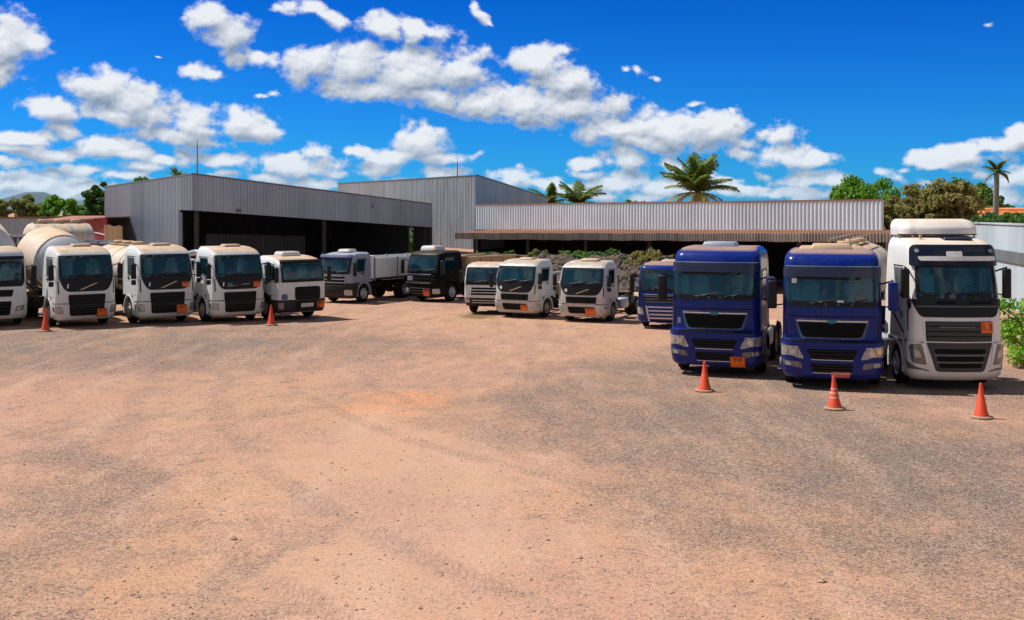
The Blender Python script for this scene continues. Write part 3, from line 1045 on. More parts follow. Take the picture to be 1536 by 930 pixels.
def build_truck(name, label, px, py, zb, phi, cfg, sc=1.0, group=None, cat='truck', wide=None):
    Yp = gy(py, zb * sc)
    root = empty(name, (gx(px, Yp), Yp, 0), math.radians(phi), sc)
    if wide: root.scale = (sc * wide, sc * (1 + (wide - 1) * .3), sc)
    tag(root, label, cat, group)
    S = Surf(cfg['levels'], cfg['yr'])
    pm = cfg['paint']; bmx = cfg.get('bumper_mat', pm)
    yr = cfg['yr']
    ztop = cfg['levels'][-1][0]; zlow = cfg['levels'][0][0]
    zB = cfg['z_bumper']           # seam bumper / cab
    arch_y = cfg.get('arch_y', .82)
    z_sill = cfg.get('z_sill', 1.1)
    sw, w0, w1 = cfg['ws_hole']
    sy0, sy1, sz0, sz1 = cfg['side_win']
    sa, sb = S.side_s(sy0), S.side_s(sy1)
    dy0, dy1, dz0 = cfg['door']     # y from, y to, z from
    da, db = S.side_s(dy0), S.side_s(dy1)
    dz1 = sz1 + .09
    s_arch = S.side_s(arch_y)
    s_end = max(S.side_s(yr + .02, z) for z in (zlow, 1.0, 1.6, 2.2, ztop)) + .12
    def lin(a, b, step):
        k = max(1, int(math.ceil((b - a) / step)))
        return [a + (b - a) * i / k for i in range(k)]
    GP = .016
    base = sorted(set([0, sw, sa, sb, da, db, da + GP, db - GP, s_arch, s_end]))
    ss = []
    for a, b in zip(base[:-1], base[1:]):
        ss += lin(a, b, .07)
    ss.append(s_end)
    ss = [-q for q in reversed(ss[1:])] + ss
    zbase = sorted(set([zlow, zB, z_sill, w0, w1, sz0, sz1, dz0, dz1, dz0 + GP, dz1 - GP, ztop] + [l[0] for l in cfg['levels']]))
    zs = []
    for a, b in zip(zbase[:-1], zbase[1:]):
        if b - a > 1e-3: zs += lin(a, b, .09)
    zs.append(ztop)
    def in_ws(s, z): return abs(s) < sw and w0 < z < w1
    def in_sw(s, z): return sa < abs(s) < sb and sz0 < z < sz1
    def in_door(s, z): return da < abs(s) < db and dz0 < z < dz1
    def cut(s, z): return abs(s) > s_arch and z < z_sill
    # cab shell
    mb = MB()
    grid_shell(mb, S, ss, zs, lambda s, z: z > zB and not in_ws(s, z) and not in_sw(s, z) and not cut(s, z) and not in_door(s, z))
    top = [S.P(s, ztop) for s in ss]
    mb.add(top, [tuple(range(len(top)))])
    back = []
    for z in [q for q in zs if q >= z_sill - 1e-6]:
        back.append((S.P(ss[0], z), S.P(ss[-1], z)))
    vs = [p for pr in back for p in pr]
    mb.add(vs, [(2 * i, 2 * i + 1, 2 * i + 3, 2 * i + 2) for i in range(len(back) - 1)])
    cab = mb.build('cab', pm, root, sharp=40)
    # bumper / lower front
    mb = MB()
    grid_shell(mb, S, ss, zs, lambda s, z: z < zB and not cut(s, z), off=cfg.get('bump_off', .022), thick=.05)
    bumper = mb.build('bumper', bmx, root, sharp=40)
    # doors
    for sg in (-1, 1):
        mb = MB()
        grid_shell(mb, S, ss, zs, lambda s, z: s * sg > 0 and da + GP < abs(s) < db - GP and dz0 + GP < z < dz1 - GP and not in_sw(s, z), off=.006, thick=.02)
        d = mb.build('door', pm, root, sharp=40)
        h = MB()
        hs_, hz = (S.side_s(dy1 - .26)) * sg, sz0 - .16
        patch(h, S, [(hs_ - .11, hz - .035), (hs_ + .11, hz - .035), (hs_ + .11, hz + .035), (hs_ - .11, hz + .035)] , .02, .03, .03)
        h.build('door_handle', 'black_plastic', d)
        g = MB()
        poly = [(sa - .03, sz0 - .03), (sb + .03, sz0 - .03), (sb + .03, sz1 + .03), (sa + cfg.get('win_slant', .02), sz1 + .03)]
        if cfg.get('win_drop'):
            poly[0] = (sa - .03, sz0 + .02)
        if sg < 0: poly = mir(poly)
        patch(g, S, poly, .06, .012, .006)
        sgl = g.build('side_window', 'side_glass', d)
        r_ = MB()
        def grow(pl, k):
            cx = sum(p[0] for p in pl) / len(pl); cz = sum(p[1] for p in pl) / len(pl)
            return [(p[0] + math.copysign(k, p[0] - cx), p[1] + math.copysign(k, p[1] - cz)) for p in pl]
        ring_strip(r_, S, grow(poly, .03), grow(poly, -.05), .08, .05, .014, .012)
        r_.build('window_seal', 'black_plastic', sgl)
    # windscreen
    g = MB()
    gp_ = cfg['ws']
    patch(g, S, gp_, cfg.get('ws_rad', .1), .012, .006, step=.1)
    ws = g.build('windscreen', 'windscreen_glass', root)
    r_ = MB()
    cxs = sum(p[0] for p in gp_) / 4; czs = sum(p[1] for p in gp_) / 4
    G = lambda k: [(p[0] + math.copysign(k, p[0] - cxs), p[1] + math.copysign(k, p[1] - czs)) for p in gp_]
    ring_strip(r_, S, G(.025), [(-sw + .02, w0 + .02), (sw - .02, w0 + .02), (sw - .02, w1 - .015), (-sw + .02, w1 - .015)], cfg.get('ws_rad', .1), .08, .015, .014)
    r_.build('windscreen_seal', 'black_plastic', ws)
    wip = MB()
    for (s0, s1) in cfg.get('wipers', ((-.55, .1), (.25, .85))):
        zb_ = w0 - .03
        pts = [S.at(s0 + (s1 - s0) * t, zb_ + .10 * t, .035) for t in (0, .25, .5, .75, 1)]
        wip.tube(pts, .014, 6)
        wip.tube([S.at(s0 + (s1 - s0) * .1, zb_ - .06, .02), S.at(s0 + (s1 - s0) * .5, zb_ + .045, .05)], .012, 6)
    wip.build('wiper', 'black_plastic', ws)
    # interior: dark liner box added to keep the cab dark behind its windows
    yf = S.par(w0)[0]; hw = S.par(w0)[1] - .1
    ins = MB()
    za, zt = w0 - .55, min(w1 + .12, ztop - .1)
    y0i, y1i = yf + .5, yr - .05
    v8 = [(-hw, y0i, za), (hw, y0i, za), (hw, y1i, za), (-hw, y1i, za), (-hw * .96, y0i + .25, zt), (hw * .96, y0i + .25, zt), (hw * .96, y1i, zt), (-hw * .96, y1i, zt)]
    ins.add(v8, [(0, 1, 2, 3), (4, 5, 6, 7), (2, 3, 7, 6), (0, 3, 7, 4), (1, 2, 6, 5)])
    inter = ins.build('cab_dark_liner', 'cab_dark', root, sharp=None)
    dsh = MB(); dsh.rbox((0, yf + .36, w0 - .14), (hw * 1.9, .42, .26), .06, 2); dsh.build('dashboard', 'cab_dark', inter)
    st = MB()
    st.lathe([(math.cos(a) * .02, .22 + math.sin(a) * .02) for a in [k * math.pi / 3 for k in range(7)]], (.5 * hw + .03, yf + .62, w0 + .06), 'z', 20, M=Matrix.Rotation(math.radians(-35), 3, 'X'))
    st.tube([(.5 * hw + .03, yf + .5, w0 - .1), (.5 * hw + .03, yf + .62, w0 + .06)], .03, 6)
    st.build('steering_wheel', 'black_plastic', inter)
    for sx in (-.5, .5):
        se = MB()
        se.rbox((sx * hw, yf + 1.05, w0 + .10), (.5, .16, .7), .07, 3)
        se.rbox((sx * hw, yf + 1.06, w0 + .54), (.28, .12, .2), .05, 3)
        se.rbox((sx * hw, yf + .85, w0 - .3), (.5, .5, .14), .06, 2)
        se.build('seat', cfg.get('seat_mat', 'seat_cloth'), inter)
    if cfg.get('curtains'):
        cu = MB()
        for sg in (-1, 1):
            x0 = sg * (hw - .12)
            for k in range(4):
                cu.tube([(x0 - sg * .055 * k, yf + .52, w0 - .05), (x0 - sg * .05 * k, yf + .6, w1 + .05)], .035, 8)
        cu.build('curtain', 'curtain', inter)
    # front details
    for it in cfg['patches']:
        nm, mt, poly, rad, off, thick = it[:6]
        opts = it[6] if len(it) > 6 else {}
        polys = [poly] + ([mir(poly)] if opts.get('mirror') else [])
        for q in polys:
            mb = MB(); patch(mb, S, q, rad, off, thick)
            o = mb.build(nm, mt, root)
            sl = opts.get('slats')
            if sl:
                m2 = MB()
                zz0 = min(p[1] for p in q); zz1 = max(p[1] for p in q)
                ou = round_poly(q, rad)
                for k in range(sl['n']):
                    zc = zz0 + (zz1 - zz0) * (k + .5 + sl.get('sh', 0)) / sl['n']
                    sp = span(ou, zc)
                    if not sp: continue
                    th = sl.get('t', .022)
                    e = sl.get('inset', .02)
                    patch(m2, S, [(sp[0] + e, zc - th), (sp[1] - e, zc - th), (sp[1] - e, zc + th), (sp[0] + e, zc + th)], .01, off + sl.get('h', .022), sl.get('h', .022) + .004)
                m2.build('grille_bar', sl.get('mat', 'black_plastic'), o)
            if 'child' in opts:
                for (cn, cm, cp, cr, co, ct) in opts['child']:
                    m3 = MB(); patch(m3, S, cp if q is poly else mir(cp), cr, co, ct); m3.build(cn, cm, o)
    for a in cfg.get('placards', ()):
        placard(root, S, *a[:2], **(a[2] if len(a) > 2 else {}))
    if 'mirrors' in cfg: mirror_pair(root, cfg['mirrors'])
    for (nm, mt, c, s_, bev) in cfg.get('roof', ()):
        mb = MB(); mb.rbox(c, s_, bev, 2, taper=(.9, .8)); mb.build(nm, mt, root)
    # fender arches, steps, front wheels
    wy, wr = cfg.get('wheel_y', 1.38), cfg.get('wheel_r', .5)
    hwS = S.par(z_sill)[1]
    for sg in (-1, 1):
        ar = MB()
        R0, R1 = wr + .06, wr + cfg.get('arch_w', .17)
        prof = [(sg * (hwS - .32), R0), (sg * (hwS + .015), R0), (sg * (hwS + .03), R0 + .03), (sg * (hwS + .03), R1 - .03), (sg * (hwS + .012), R1), (sg * (hwS - .32), R1), (sg * (hwS - .32), R0)]
        ar.lathe(prof, (0, wy, wr), 'x', 18, math.radians(-12), math.radians(192))
        ar.build('wheel_arch', cfg.get('arch_mat', pm), root)
        stp = MB()
        stp.rbox((sg * (hwS - .12), arch_y - .12, .62), (.22, .2, .5), .03, 2)
        stp.build('cab_step', 'black_plastic', root)
        wheel(root, sg * (hwS - .02), wy, wr, .28, False, cfg.get('rim', 'rim_paint'), True)
    # chassis
    L = cfg['len']
    ch = MB()
    for sg in (-1, 1):
        ch.box((sg * .42, (L + .6) / 2, .88), (.09, L - .6, .26))
    for yy in np.arange(2.4, L, 1.4):
        ch.box((0, yy, .88), (.76, .1, .18))
    ch.box((0, .5, .62), (.9, .3, .3))
    ch.build('chassis', 'chassis_paint', root)
    en = MB()  # dark block added under the cab to stop light passing through
    en.rbox((0, 1.55, .74), (1.5, 1.9, .80), .08, 2)
    en.rbox((0, .55, .62), (hwS * 1.7, .5, .5), .06, 2)
    en.build('underbody_block', 'chassis_paint', root)
    for ry in [wy] + list(cfg['rear']):
        ax = MB()
        ax.tube([(-hwS + .3, ry, wr), (hwS - .3, ry, wr)], .08, 8)
        ax.lathe([(-.2, .05), (-.15, .2), (.15, .2), (.2, .05)], (0, ry, wr), 'x', 14)
        ax.build('axle', 'chassis_paint', root)
    for ry in cfg['rear']:
        for sg in (-1, 1):
            wheel(root, sg * (hwS - .02), ry, wr, .26, True, cfg.get('rim', 'rim_paint'), False)
    for it in cfg.get('body', ()):
        BODY[it[0]](root, S, *it[1:])
    return root

# ------------------------------------------------------------------ what stands behind the cab
def b_drum(root, S, y0, y1, z0, z1, r, front=True):
    """mixing drum, axis rising to the rear"""
    mid = Vector((0, (y0 + y1) / 2, (z0 + z1) / 2))
    L = math.hypot(y1 - y0, z1 - z0); ang = math.atan2(z1 - z0, y1 - y0)
    M = Matrix.Rotation(ang, 3, 'X')
    h = L / 2
    prof = [(-h, .001), (-h, r * .38), (-h + .10, r * .56), (-h + .34, r * .82), (-h + .5, r * .9)]
    m = MB(); m.lathe(prof, mid, 'y', 40, M=M)
    cone = m.build('drum_front', 'drum_band', root)
    prof = [(-h + .5, r * .90), (-h + .52, r * .945), (-h + .58, r * .945), (-h + .60, r * .93)]
    prof += [(-h + .60 + (L * .42) * t, r * (.93 + .07 * math.sin(t * math.pi / 2))) for t in (.2, .4, .6, .8, 1.0)]
    prof += [(-h + .6 + L * .42 + L * .12, r), (h - .5, r * .62), (h, r * .45), (h, .3)]
    m = MB(); m.lathe(prof, mid, 'y', 44, M=M)
    m.build('mixer_drum', 'drum_white', root)
    fr = MB()
    for sg in (-1, 1):
        fr.box((sg * .45, (y0 + y1) / 2, 1.12), (.14, y1 - y0, .2))
        fr.tube([(sg * .6, y0 + .15, 1.1), (sg * .35, y0 + .2, (z0 - .1))], .07, 6)
        fr.tube([(sg * .7, y1 - .4, 1.1), (sg * .55, y1 - .2, z1 - r * .45)], .07, 6)
        fr.tube([(sg * 1.05, y0 + .5, 1.25), (sg * 1.1, (y0 + y1) / 2, 1.55), (sg * 1.0, y1, 1.4)], .05, 6)
        fr.rbox((sg * 1.0, y0 + 1.0, .78), (.35, 1.0, .5), .06, 2)
    fr.build('drum_frame', 'chassis_paint', root)
    hp = MB()
    hp.lathe([(z1 + .35, .62), (z1 + .1, .42), (z1 - .15, .26)], (0, y1 + .25, 0), 'z', 20)
    hp.lathe([(z1 + .35, .58), (z1 + .1, .38), (z1 - .15, .22)], (0, y1 + .25, 0), 'z', 20)
    hp.tube([(0, y1 + .3, z1 - .3), (.1, y1 + .5, 1.6), (.45, y1 + .6, 1.15)], [.3, .24, .2], 10, False)
    hp.build('loading_hopper', 'dusty_tan', root)
    ld = MB()
    for sg in (.7, 1.0):
        ld.tube([(sg, y1 + .35, 1.2), (sg, y1 + .35, z1 + .6)], .022, 6)
    for k in range(6):
        ld.tube([(.7, y1 + .35, 1.4 + k * .32), (1.0, y1 + .35, 1.4 + k * .32)], .018, 6)
    ld.build('ladder', 'dull_silver', root)
    for sg in (-1, 1):
        mg = MB()
        for ry in (y0 + (y1 - y0) * .55, y0 + (y1 - y0) * .85):
            mg.lathe([(sg * .55, .56), (sg * 1.1, .56), (sg * 1.1, .59), (sg * .55, .59), (sg * .55, .56)], (0, ry, .5), 'x', 12, 0.2, math.pi - .2)
        mg.build('mudguard', 'dusty_tan', root)

def b_tank(root, S, y0, y1, zc, rx, rz, mat='drum_white', rails=True):
    n = 36
    m = MB()
    L = y1 - y0
    prof = [(0, .001), (.02, .45), (.10, .78), (.22, .95), (.36, 1.0), (L - .36, 1.0), (L - .22, .95), (L - .1, .78), (L - .02, .45), (L, .001)]
    vs = []; fs = []
    for (t, k) in prof:
        for i in range(n):
            a = 2 * math.pi * i / n
            vs.append((rx * k * math.cos(a), y0 + t, zc + rz * k * math.sin(a)))
    for i in range(len(prof) - 1):
        for k in range(n):
            fs.append((i * n + k, i * n + (k + 1) % n, (i + 1) * n + (k + 1) % n, (i + 1) * n + k))
    m.add(vs, fs)
    t = m.build('tank', mat, root)
    b = MB()
    for yy in np.linspace(y0 + .5, y1 - .5, 4):
        vs = []
        for (dy, k) in ((-.05, 1.012), (.05, 1.012)):
            for i in range(n):
                a = 2 * math.pi * i / n
                vs.append((rx * k * math.cos(a), yy + dy, zc + rz * k * math.sin(a)))
        b.add(vs, [(k, (k + 1) % n, n + (k + 1) % n, n + k) for k in range(n)])
    b.build('tank_band', 'dull_silver', t)
    w_ = MB()
    w_.box((0, (y0 + y1) / 2, zc + rz + .03), (.5, L * .8, .03))
    for sg in ((-1, 1) if rails else ()):
        w_.tube([(sg * .3, y0 + L * .1, zc + rz + .05), (sg * .3, y0 + L * .1, zc + rz + .3), (sg * .3, y1 - L * .1, zc + rz + .3), (sg * .3, y1 - L * .1, zc + rz + .05)], .02, 6)
    for yy in np.linspace(y0 + L * .25, y1 - L * .25, 3):
        w_.lathe([(zc + rz, .25), (zc + rz + .16, .25), (zc + rz + .2, .2), (zc + rz + .2, .001)], (0, yy, 0), 'z', 16)
    w_.build('walkway', 'dusty_tan', t)
    for yy in np.linspace(y0 + .6, y1 - .6, 3):
        sd = MB()
        sd.box((0, yy, zc - rz * .75), (rx * 1.3, .14, rz * .6))
        sd.build('tank_saddle', 'chassis_paint', root)

def b_flat(root, S, y0, y1, z0, h, hw, mat='silver_body'):
    m = MB(); m.box((0, (y0 + y1) / 2, z0), (hw * 2, y1 - y0, .14)); m.build('load_floor', 'chassis_paint', root)
    for sg in (-1, 1):
        m = MB()
        ny = 4
        for k in range(ny):
            a = y0 + (y1 - y0) * k / ny; b = y0 + (y1 - y0) * (k + 1) / ny
            m.rbox((sg * hw, (a + b) / 2, z0 + h / 2 + .05), (.05, b - a - .03, h), .012, 1)
        for k in range(3):
            m.box((sg * (hw + .03), (y0 + y1) / 2, z0 + h * (.15 + .33 * k)), (.02, y1 - y0 - .05, .03))
        m.build('side_board', mat, root)
        m = MB()
        for k in range(ny + 1):
            m.rbox((sg * (hw + .01), y0 + (y1 - y0) * k / ny, z0 + h / 2), (.1, .07, h + .2), .015, 1)
        m.build('side_post', 'grey_trim', root)
    m = MB(); m.rbox((0, y0, z0 + h / 2 + .1), (hw * 2, .06, h + .2), .015, 1); m.build('headboard', mat, root)
    m = MB(); m.rbox((0, y1, z0 + h / 2), (hw * 2, .06, h), .015, 1); m.build('tailboard', mat, root)
    for sg in (-1, 1):
        m = MB(); m.rbox((sg * (hw - .2), (y0 + y1) / 2, .75), (.08, (y1 - y0) * .5, .4), .02, 1); m.build('side_guard', 'chassis_paint', root)

def b_dump(root, S, y0, y1, z0, h, hw, mat='dusty_tan'):
    m = MB()
    t = .07
    m.box((0, (y0 + y1) / 2, z0), (hw * 2, y1 - y0, .12))
    m.box((0, y0, z0 + h / 2 + .1), (hw * 2, t, h + .2))
    m.box((0, y1, z0 + h / 2), (hw * 2 - .02, t, h * .95))
    for sg in (-1, 1):
        m.box((sg * hw, (y0 + y1) / 2 + .01, z0 + h / 2), (t, y1 - y0 - .02, h))
    m.build('dump_body', mat, root)
    m = MB()
    for sg in (-1, 1):
        for yy in np.linspace(y0 + .2, y1 - .2, 5):
            m.rbox((sg * (hw + .07), yy, z0 + h / 2 - .02), (.12, .14, h + .02), .02, 1)
        m.rbox((sg * (hw + .07), (y0 + y1) / 2, z0 + h), (.14, y1 - y0, .12), .02, 1)
    m.build('body_rib', mat, root)
    m = MB(); m.rbox((0, y0 - .3, z0 + h + .1), (hw * 1.9, .75, .07), .02, 1); m.build('cab_guard', mat, root)
    for sg in (-1, 1):
        m = MB(); m.lathe([(-.45, .001), (-.45, .3), (.45, .3), (.45, .001)], (sg * .85, y0 + .8, .8), 'y', 18); m.build('fuel_tank', 'chassis_paint', root)

def b_tractor(root, S, y0, y1, mat='dusty_tan', tall=True):
    m = MB()
    m.rbox((0, y0 + .15, 1.25), (1.9, .3, .5), .05, 2)
    if tall:
        m.tube([(-.75, y0 + .25, 1.0), (-.75, y0 + .25, 2.3)], .09, 10)
        m.rbox((.8, y0 + .2, 1.75), (.35, .35, 1.1), .06, 2)
    m.build('exhaust_stack', 'chassis_paint', root)
    m = MB()
    m.lathe([(1.12, .001), (1.14, .55), (1.09, .56), (1.08, .001)], (0, y1 - 1.3, 0), 'z', 24)
    m.box((0, y1 - 1.3, 1.05), (.9, 1.0, .08))
    m.build('fifth_wheel', 'chassis_paint', root)
    for sg in (-1, 1):
        m = MB(); m.rbox((sg * .92, y0 + .9, .78), (.5, 1.1, .55), .12, 3); m.build('fuel_tank', 'dull_silver', root)
        m = MB()
        m.lathe([(sg * .5, .56), (sg * 1.12, .56), (sg * 1.12, .59), (sg * .5, .59), (sg * .5, .56)], (0, y1 - 1.0, .5), 'x', 12, 0.1, math.pi - .1)
        m.build('mudguard', mat, root)
    m = MB()
    for k in range(3):
        m.tube([(-.3 + .3 * k, y0 + .25, 1.45), (-.3 + .3 * k, y0 + .5, 1.25), (-.2 + .2 * k, y0 + 1.2, 1.15)], .025, 6)
    m.build('air_line', 'red_paint', root)

def b_gear(root, S, y0, y1, z, mat='dusty_tan'):
    """low frame with pump, hoses and rails behind the cab"""
    m = MB()
    for sg in (-1, 1):
        m.tube([(sg * 1.0, y0, z), (sg * 1.0, y1, z)], .05, 8)
        m.tube([(sg * 1.0, y0, 1.0), (sg * 1.0, y0, z)], .05, 8)
        m.tube([(sg * 1.0, (y0 + y1) / 2, 1.0), (sg * 1.0, (y0 + y1) / 2, z)], .05, 8)
        m.tube([(sg * 1.0, y1, 1.0), (sg * 1.0, y1, z)], .05, 8)
    m.tube([(-1, y0, z), (1, y0, z)], .05, 8)
    m.tube([(-.3, y0 + .1, z + .1), (0, (y0 + y1) / 2, z + .28), (.3, y1, z + .05)], .09, 8)
    m.tube([(.4, y0 + .1, z + .05), (.5, (y0 + y1) / 2, z + .2), (.3, y1, z)], .07, 8)
    m.build('pipe_rack', 'dull_silver', root)
    m = MB()
    m.rbox((-.4, y0 + .8, 1.55), (1.0, 1.2, .9), .1, 2)
    m.rbox((.55, y0 + 1.6, 1.4), (.8, 1.0, .7), .1, 2)
    m.rbox((0, y1 - .6, 1.3), (1.7, .9, .5), .08, 2)
    m.build('pump_box', mat, root)

BODY = {'drum': b_drum, 'tank': b_tank, 'flat': b_flat, 'dump': b_dump, 'tractor': b_tractor, 'gear': b_gear}

# ------------------------------------------------------------------ cab kinds
import copy
def seam(z, w_=1.25, t=.012):
    return ('panel_gap', 'grille_black', [(-w_, z - t), (w_, z - t), (w_, z + t), (-w_, z + t)], 0, .026, .02)

VM = dict(
    levels=[(.30, .20, 1.02, .24, .05), (.42, .07, 1.10, .26, .06), (.9, .0, 1.14, .26, .07), (1.35, .01, 1.13, .24, .07), (1.9, .06, 1.12, .22, .06), (2.5, .20, 1.08, .22, .06),
            (2.76, .28, 1.05, .23, .06), (2.9, .40, 1.01, .26, .06), (3.0, .62, .96, .30, .05), (3.07, .95, .90, .34, .04), (3.1, 1.3, .84, .36, .04)],
    yr=2.15, z_bumper=.93, z_sill=1.12, paint='white_paint', ws_hole=(.92, 1.99, 2.66), ws=[(-1.0, 1.90), (1.0, 1.90), (.97, 2.74), (-.97, 2.74)], ws_rad=[.05, .05, .08, .08],
    side_win=(.62, 1.42, 1.98, 2.6), door=(.42, 1.62, 1.15), wheel_y=1.36, len=8.2, rear=[5.6, 6.95],
    patches=[
        ('scuttle_panel', 'black_plastic', [(-.80, 1.38), (.80, 1.38), (1.02, 1.88), (-1.02, 1.88)], [.22, .22, .05, .05], .014, .02),
        ('badge_bar', 'tan_mark', [(-.30, 1.45), (-.18, 1.45), (.42, 1.70), (.30, 1.70)], .01, .019, .006),
        ('badge_mark', 'white_mark', [(-.74, 1.52), (-.69, 1.52), (-.67, 1.68), (-.72, 1.68)], .01, .019, .006),
        ('grille', 'grille_black', [(-.63, .46), (.63, .46), (.69, 1.27), (-.69, 1.27)], [.1, .1, .06, .06], .04, .05, dict(slats=dict(n=9, t=.022, h=.012, mat='black_plastic', inset=.05))),
        ('grille_beam', 'black_plastic', [(-.64, .80), (.64, .80), (.65, .90), (-.65, .90)], .03, .07, .04),
        ('headlight', 'lens_clear', [(.86, .52), (1.12, .55), (1.22, .84), (.90, .84)], .06, .03, .02, dict(mirror=True)),
        ('corner_lamp', 'lens_dark', [(1.24, .62), (1.42, .64), (1.46, .80), (1.28, .82)], .03, .03, .02, dict(mirror=True)),
        ('bumper_line', 'grille_black', [(-1.5, .915), (-.68, .915), (-.68, .94), (-1.5, .94)], 0, .027, .02, dict(mirror=True)),
        ('corner_vent', 'black_plastic', [(1.02, 1.30), (1.06, 1.30), (1.07, 1.82), (1.04, 1.82)], .01, .012, .01, dict(mirror=True)),
    ],
    mirrors=dict(x=1.30, y=.16, z0=1.82, z1=2.42, w=.19, d=.11, mat='black_plastic', ax=1.08, ay=.42, small=True),
    roof=[('roof_hatch', 'dusty_tan', (0.1, 1.35, 3.14), (.72, .6, .1), .03)],
)
def variant(base, **kw):
    c = copy.deepcopy(base)
    for k, v in kw.items():
        c[k] = v
    return c

VM_SPLIT = variant(VM, paint='dirty_white_paint')
VM_SPLIT['patches'] = [p for p in VM['patches'] if p[0] not in ('grille', 'grille_beam')] + [
    ('grille', 'grille_black', [(-.70, .98), (.70, .98), (.73, 1.30), (-.73, 1.30)], .03, .03, .03, dict(slats=dict(n=6, t=.012, h=.01))),
    ('lower_grille', 'grille_black', [(-.58, .46), (.58, .46), (.64, .80), (-.64, .80)], [.1, .1, .05, .05], .035, .04, dict(slats=dict(n=3, t=.02, h=.014))),
    ('badge_disc', 'white_mark', [(-.80, 1.56), (-.66, 1.56), (-.66, 1.70), (-.80, 1.70)], .06, .02, .006),
]

MAN = dict(
    levels=[(.30, .16, 1.12, .28, .08), (.42, .06, 1.19, .30, .08), (.8, .0, 1.22, .30, .09), (1.2, .0, 1.23, .28, .09), (1.3, .05, 1.21, .28, .09), (2.1, .09, 1.20, .27, .09), (2.8, .20, 1.19, .26, .09),
            (3.08, .25, 1.18, .27, .09), (3.26, .33, 1.165, .28, .08), (3.38, .46, 1.12, .30, .07), (3.46, .68, 1.04, .34, .06), (3.50, 1.0, .94, .36, .05)],
    yr=2.35, z_bumper=1.23, z_sill=1.2, paint='blue_paint', ws_hole=(1.04, 2.20, 2.77), ws=[(-1.13, 2.11), (1.13, 2.11), (1.14, 2.84), (-1.14, 2.84)], ws_rad=[.22, .22, .04, .04],
    side_win=(.66, 1.5, 2.2, 2.8), door=(.46, 1.66, 1.25), wheel_y=1.45, wheel_r=.52, len=6.4, rear=[4.3, 5.6], curtains=True, bump_off=.03,
    patches=[
        ('sun_visor', 'visor_smoke', [(-1.17, 2.82), (1.17, 2.82), (1.17, 3.07), (-1.17, 3.07)], .03, .07, .05),
        ('roof_edge', 'chrome', [(-1.14, 3.075), (1.14, 3.075), (1.14, 3.095), (-1.14, 3.095)], .0, .03, .03),
        ('grille_lip', 'chrome', [(-.84, 1.71), (.84, 1.71), (.86, 1.74), (-.86, 1.74)], .01, .032, .02),
        ('grille_frame', 'deep_blue_steel', [(-.77, 1.27), (.77, 1.27), (.90, 1.77), (-.90, 1.77)], [.1, .1, .05, .05], .02, .025),
        ('grille', 'grille_black', [(-.71, 1.32), (.71, 1.32), (.83, 1.69), (-.83, 1.69)], [.1, .1, .04, .04], .026, .02, dict(slats=dict(n=7, t=.006, h=.006, mat='grille_black'))),
        ('badge', 'teal_badge', [(-.09, 1.67), (.09, 1.67), (.13, 1.77), (-.13, 1.77)], .03, .034, .02),
        ('hood_line', 'grille_black', [(-1.12, 1.83), (1.12, 1.83), (1.12, 1.85), (-1.12, 1.85)], 0, .004, .01),
        ('bumper_line', 'grille_black', [(-1.45, 1.20), (1.45, 1.20), (1.45, 1.235), (-1.45, 1.235)], 0, .034, .03),
        ('middle_grille', 'grille_black', [(-.50, .78), (.50, .78), (.62, 1.03), (-.62, 1.03)], .05, .036, .03, dict(slats=dict(n=3, t=.012, h=.01))),
        ('grille_lip', 'dull_silver', [(-.50, .755), (.50, .755), (.50, .775), (-.50, .775)], 0, .045, .03),
        ('lower_grille', 'grille_black', [(-.46, .46), (.46, .46), (.52, .67), (-.52, .67)], .05, .036, .03, dict(slats=dict(n=3, t=.012, h=.01))),
        ('grille_lip', 'dull_silver', [(-.46, .43), (.46, .43), (.46, .45), (-.46, .45)], 0, .045, .03),
        ('headlight', 'lens_clear', [(.68, .80), (1.27, .86), (1.29, 1.12), (.82, 1.07)], .03, .036, .03, dict(mirror=True, child=[('reflector', 'chrome', [(.88, .88), (1.02, .88), (1.02, 1.02), (.88, 1.02)], .07, .043, .012), ('reflector', 'chrome', [(1.06, .92), (1.2, .92), (1.2, 1.06), (1.06, 1.06)], .07, .043, .012), ('headlight_rim', 'chrome', [(.70, .785), (1.27, .845), (1.27, .862), (.70, .802)], 0, .044, .02), ('headlight_rim', 'chrome', [(.81, 1.065), (1.29, 1.115), (1.29, 1.132), (.81, 1.082)], 0, .044, .02)])),
        ('fog_light', 'lens_dark', [(.72, .54), (1.20, .60), (1.26, .73), (.76, .69)], .03, .036, .03, dict(mirror=True, child=[('fog_lens', 'lens_clear', [(.98, .59), (1.14, .61), (1.16, .70), (1.0, .69)], .03, .042, .01)])),
        ('front_number', 'slate_mark', [(-1.02, 1.42), (-.93, 1.42), (-.93, 1.58), (-1.02, 1.58)], .01, .006, .006),
        ('corner_vent', 'black_plastic', [(1.12, 1.3), (1.16, 1.3), (1.14, 1.75), (1.11, 1.75)], .01, .008, .01, dict(mirror=True)),
    ],
    mirrors=dict(x=1.47, y=.30, z0=2.0, z1=2.72, w=.24, d=.16, mat=('black_plastic', 'blue_paint'), ax=1.17, ay=.55),
    roof=[('roof_hatch', 'blue_grey_paint', (-.05, 1.55, 3.56), (.95, .8, .14), .04)],
    body=[('tractor', 2.5, 6.4)],
)

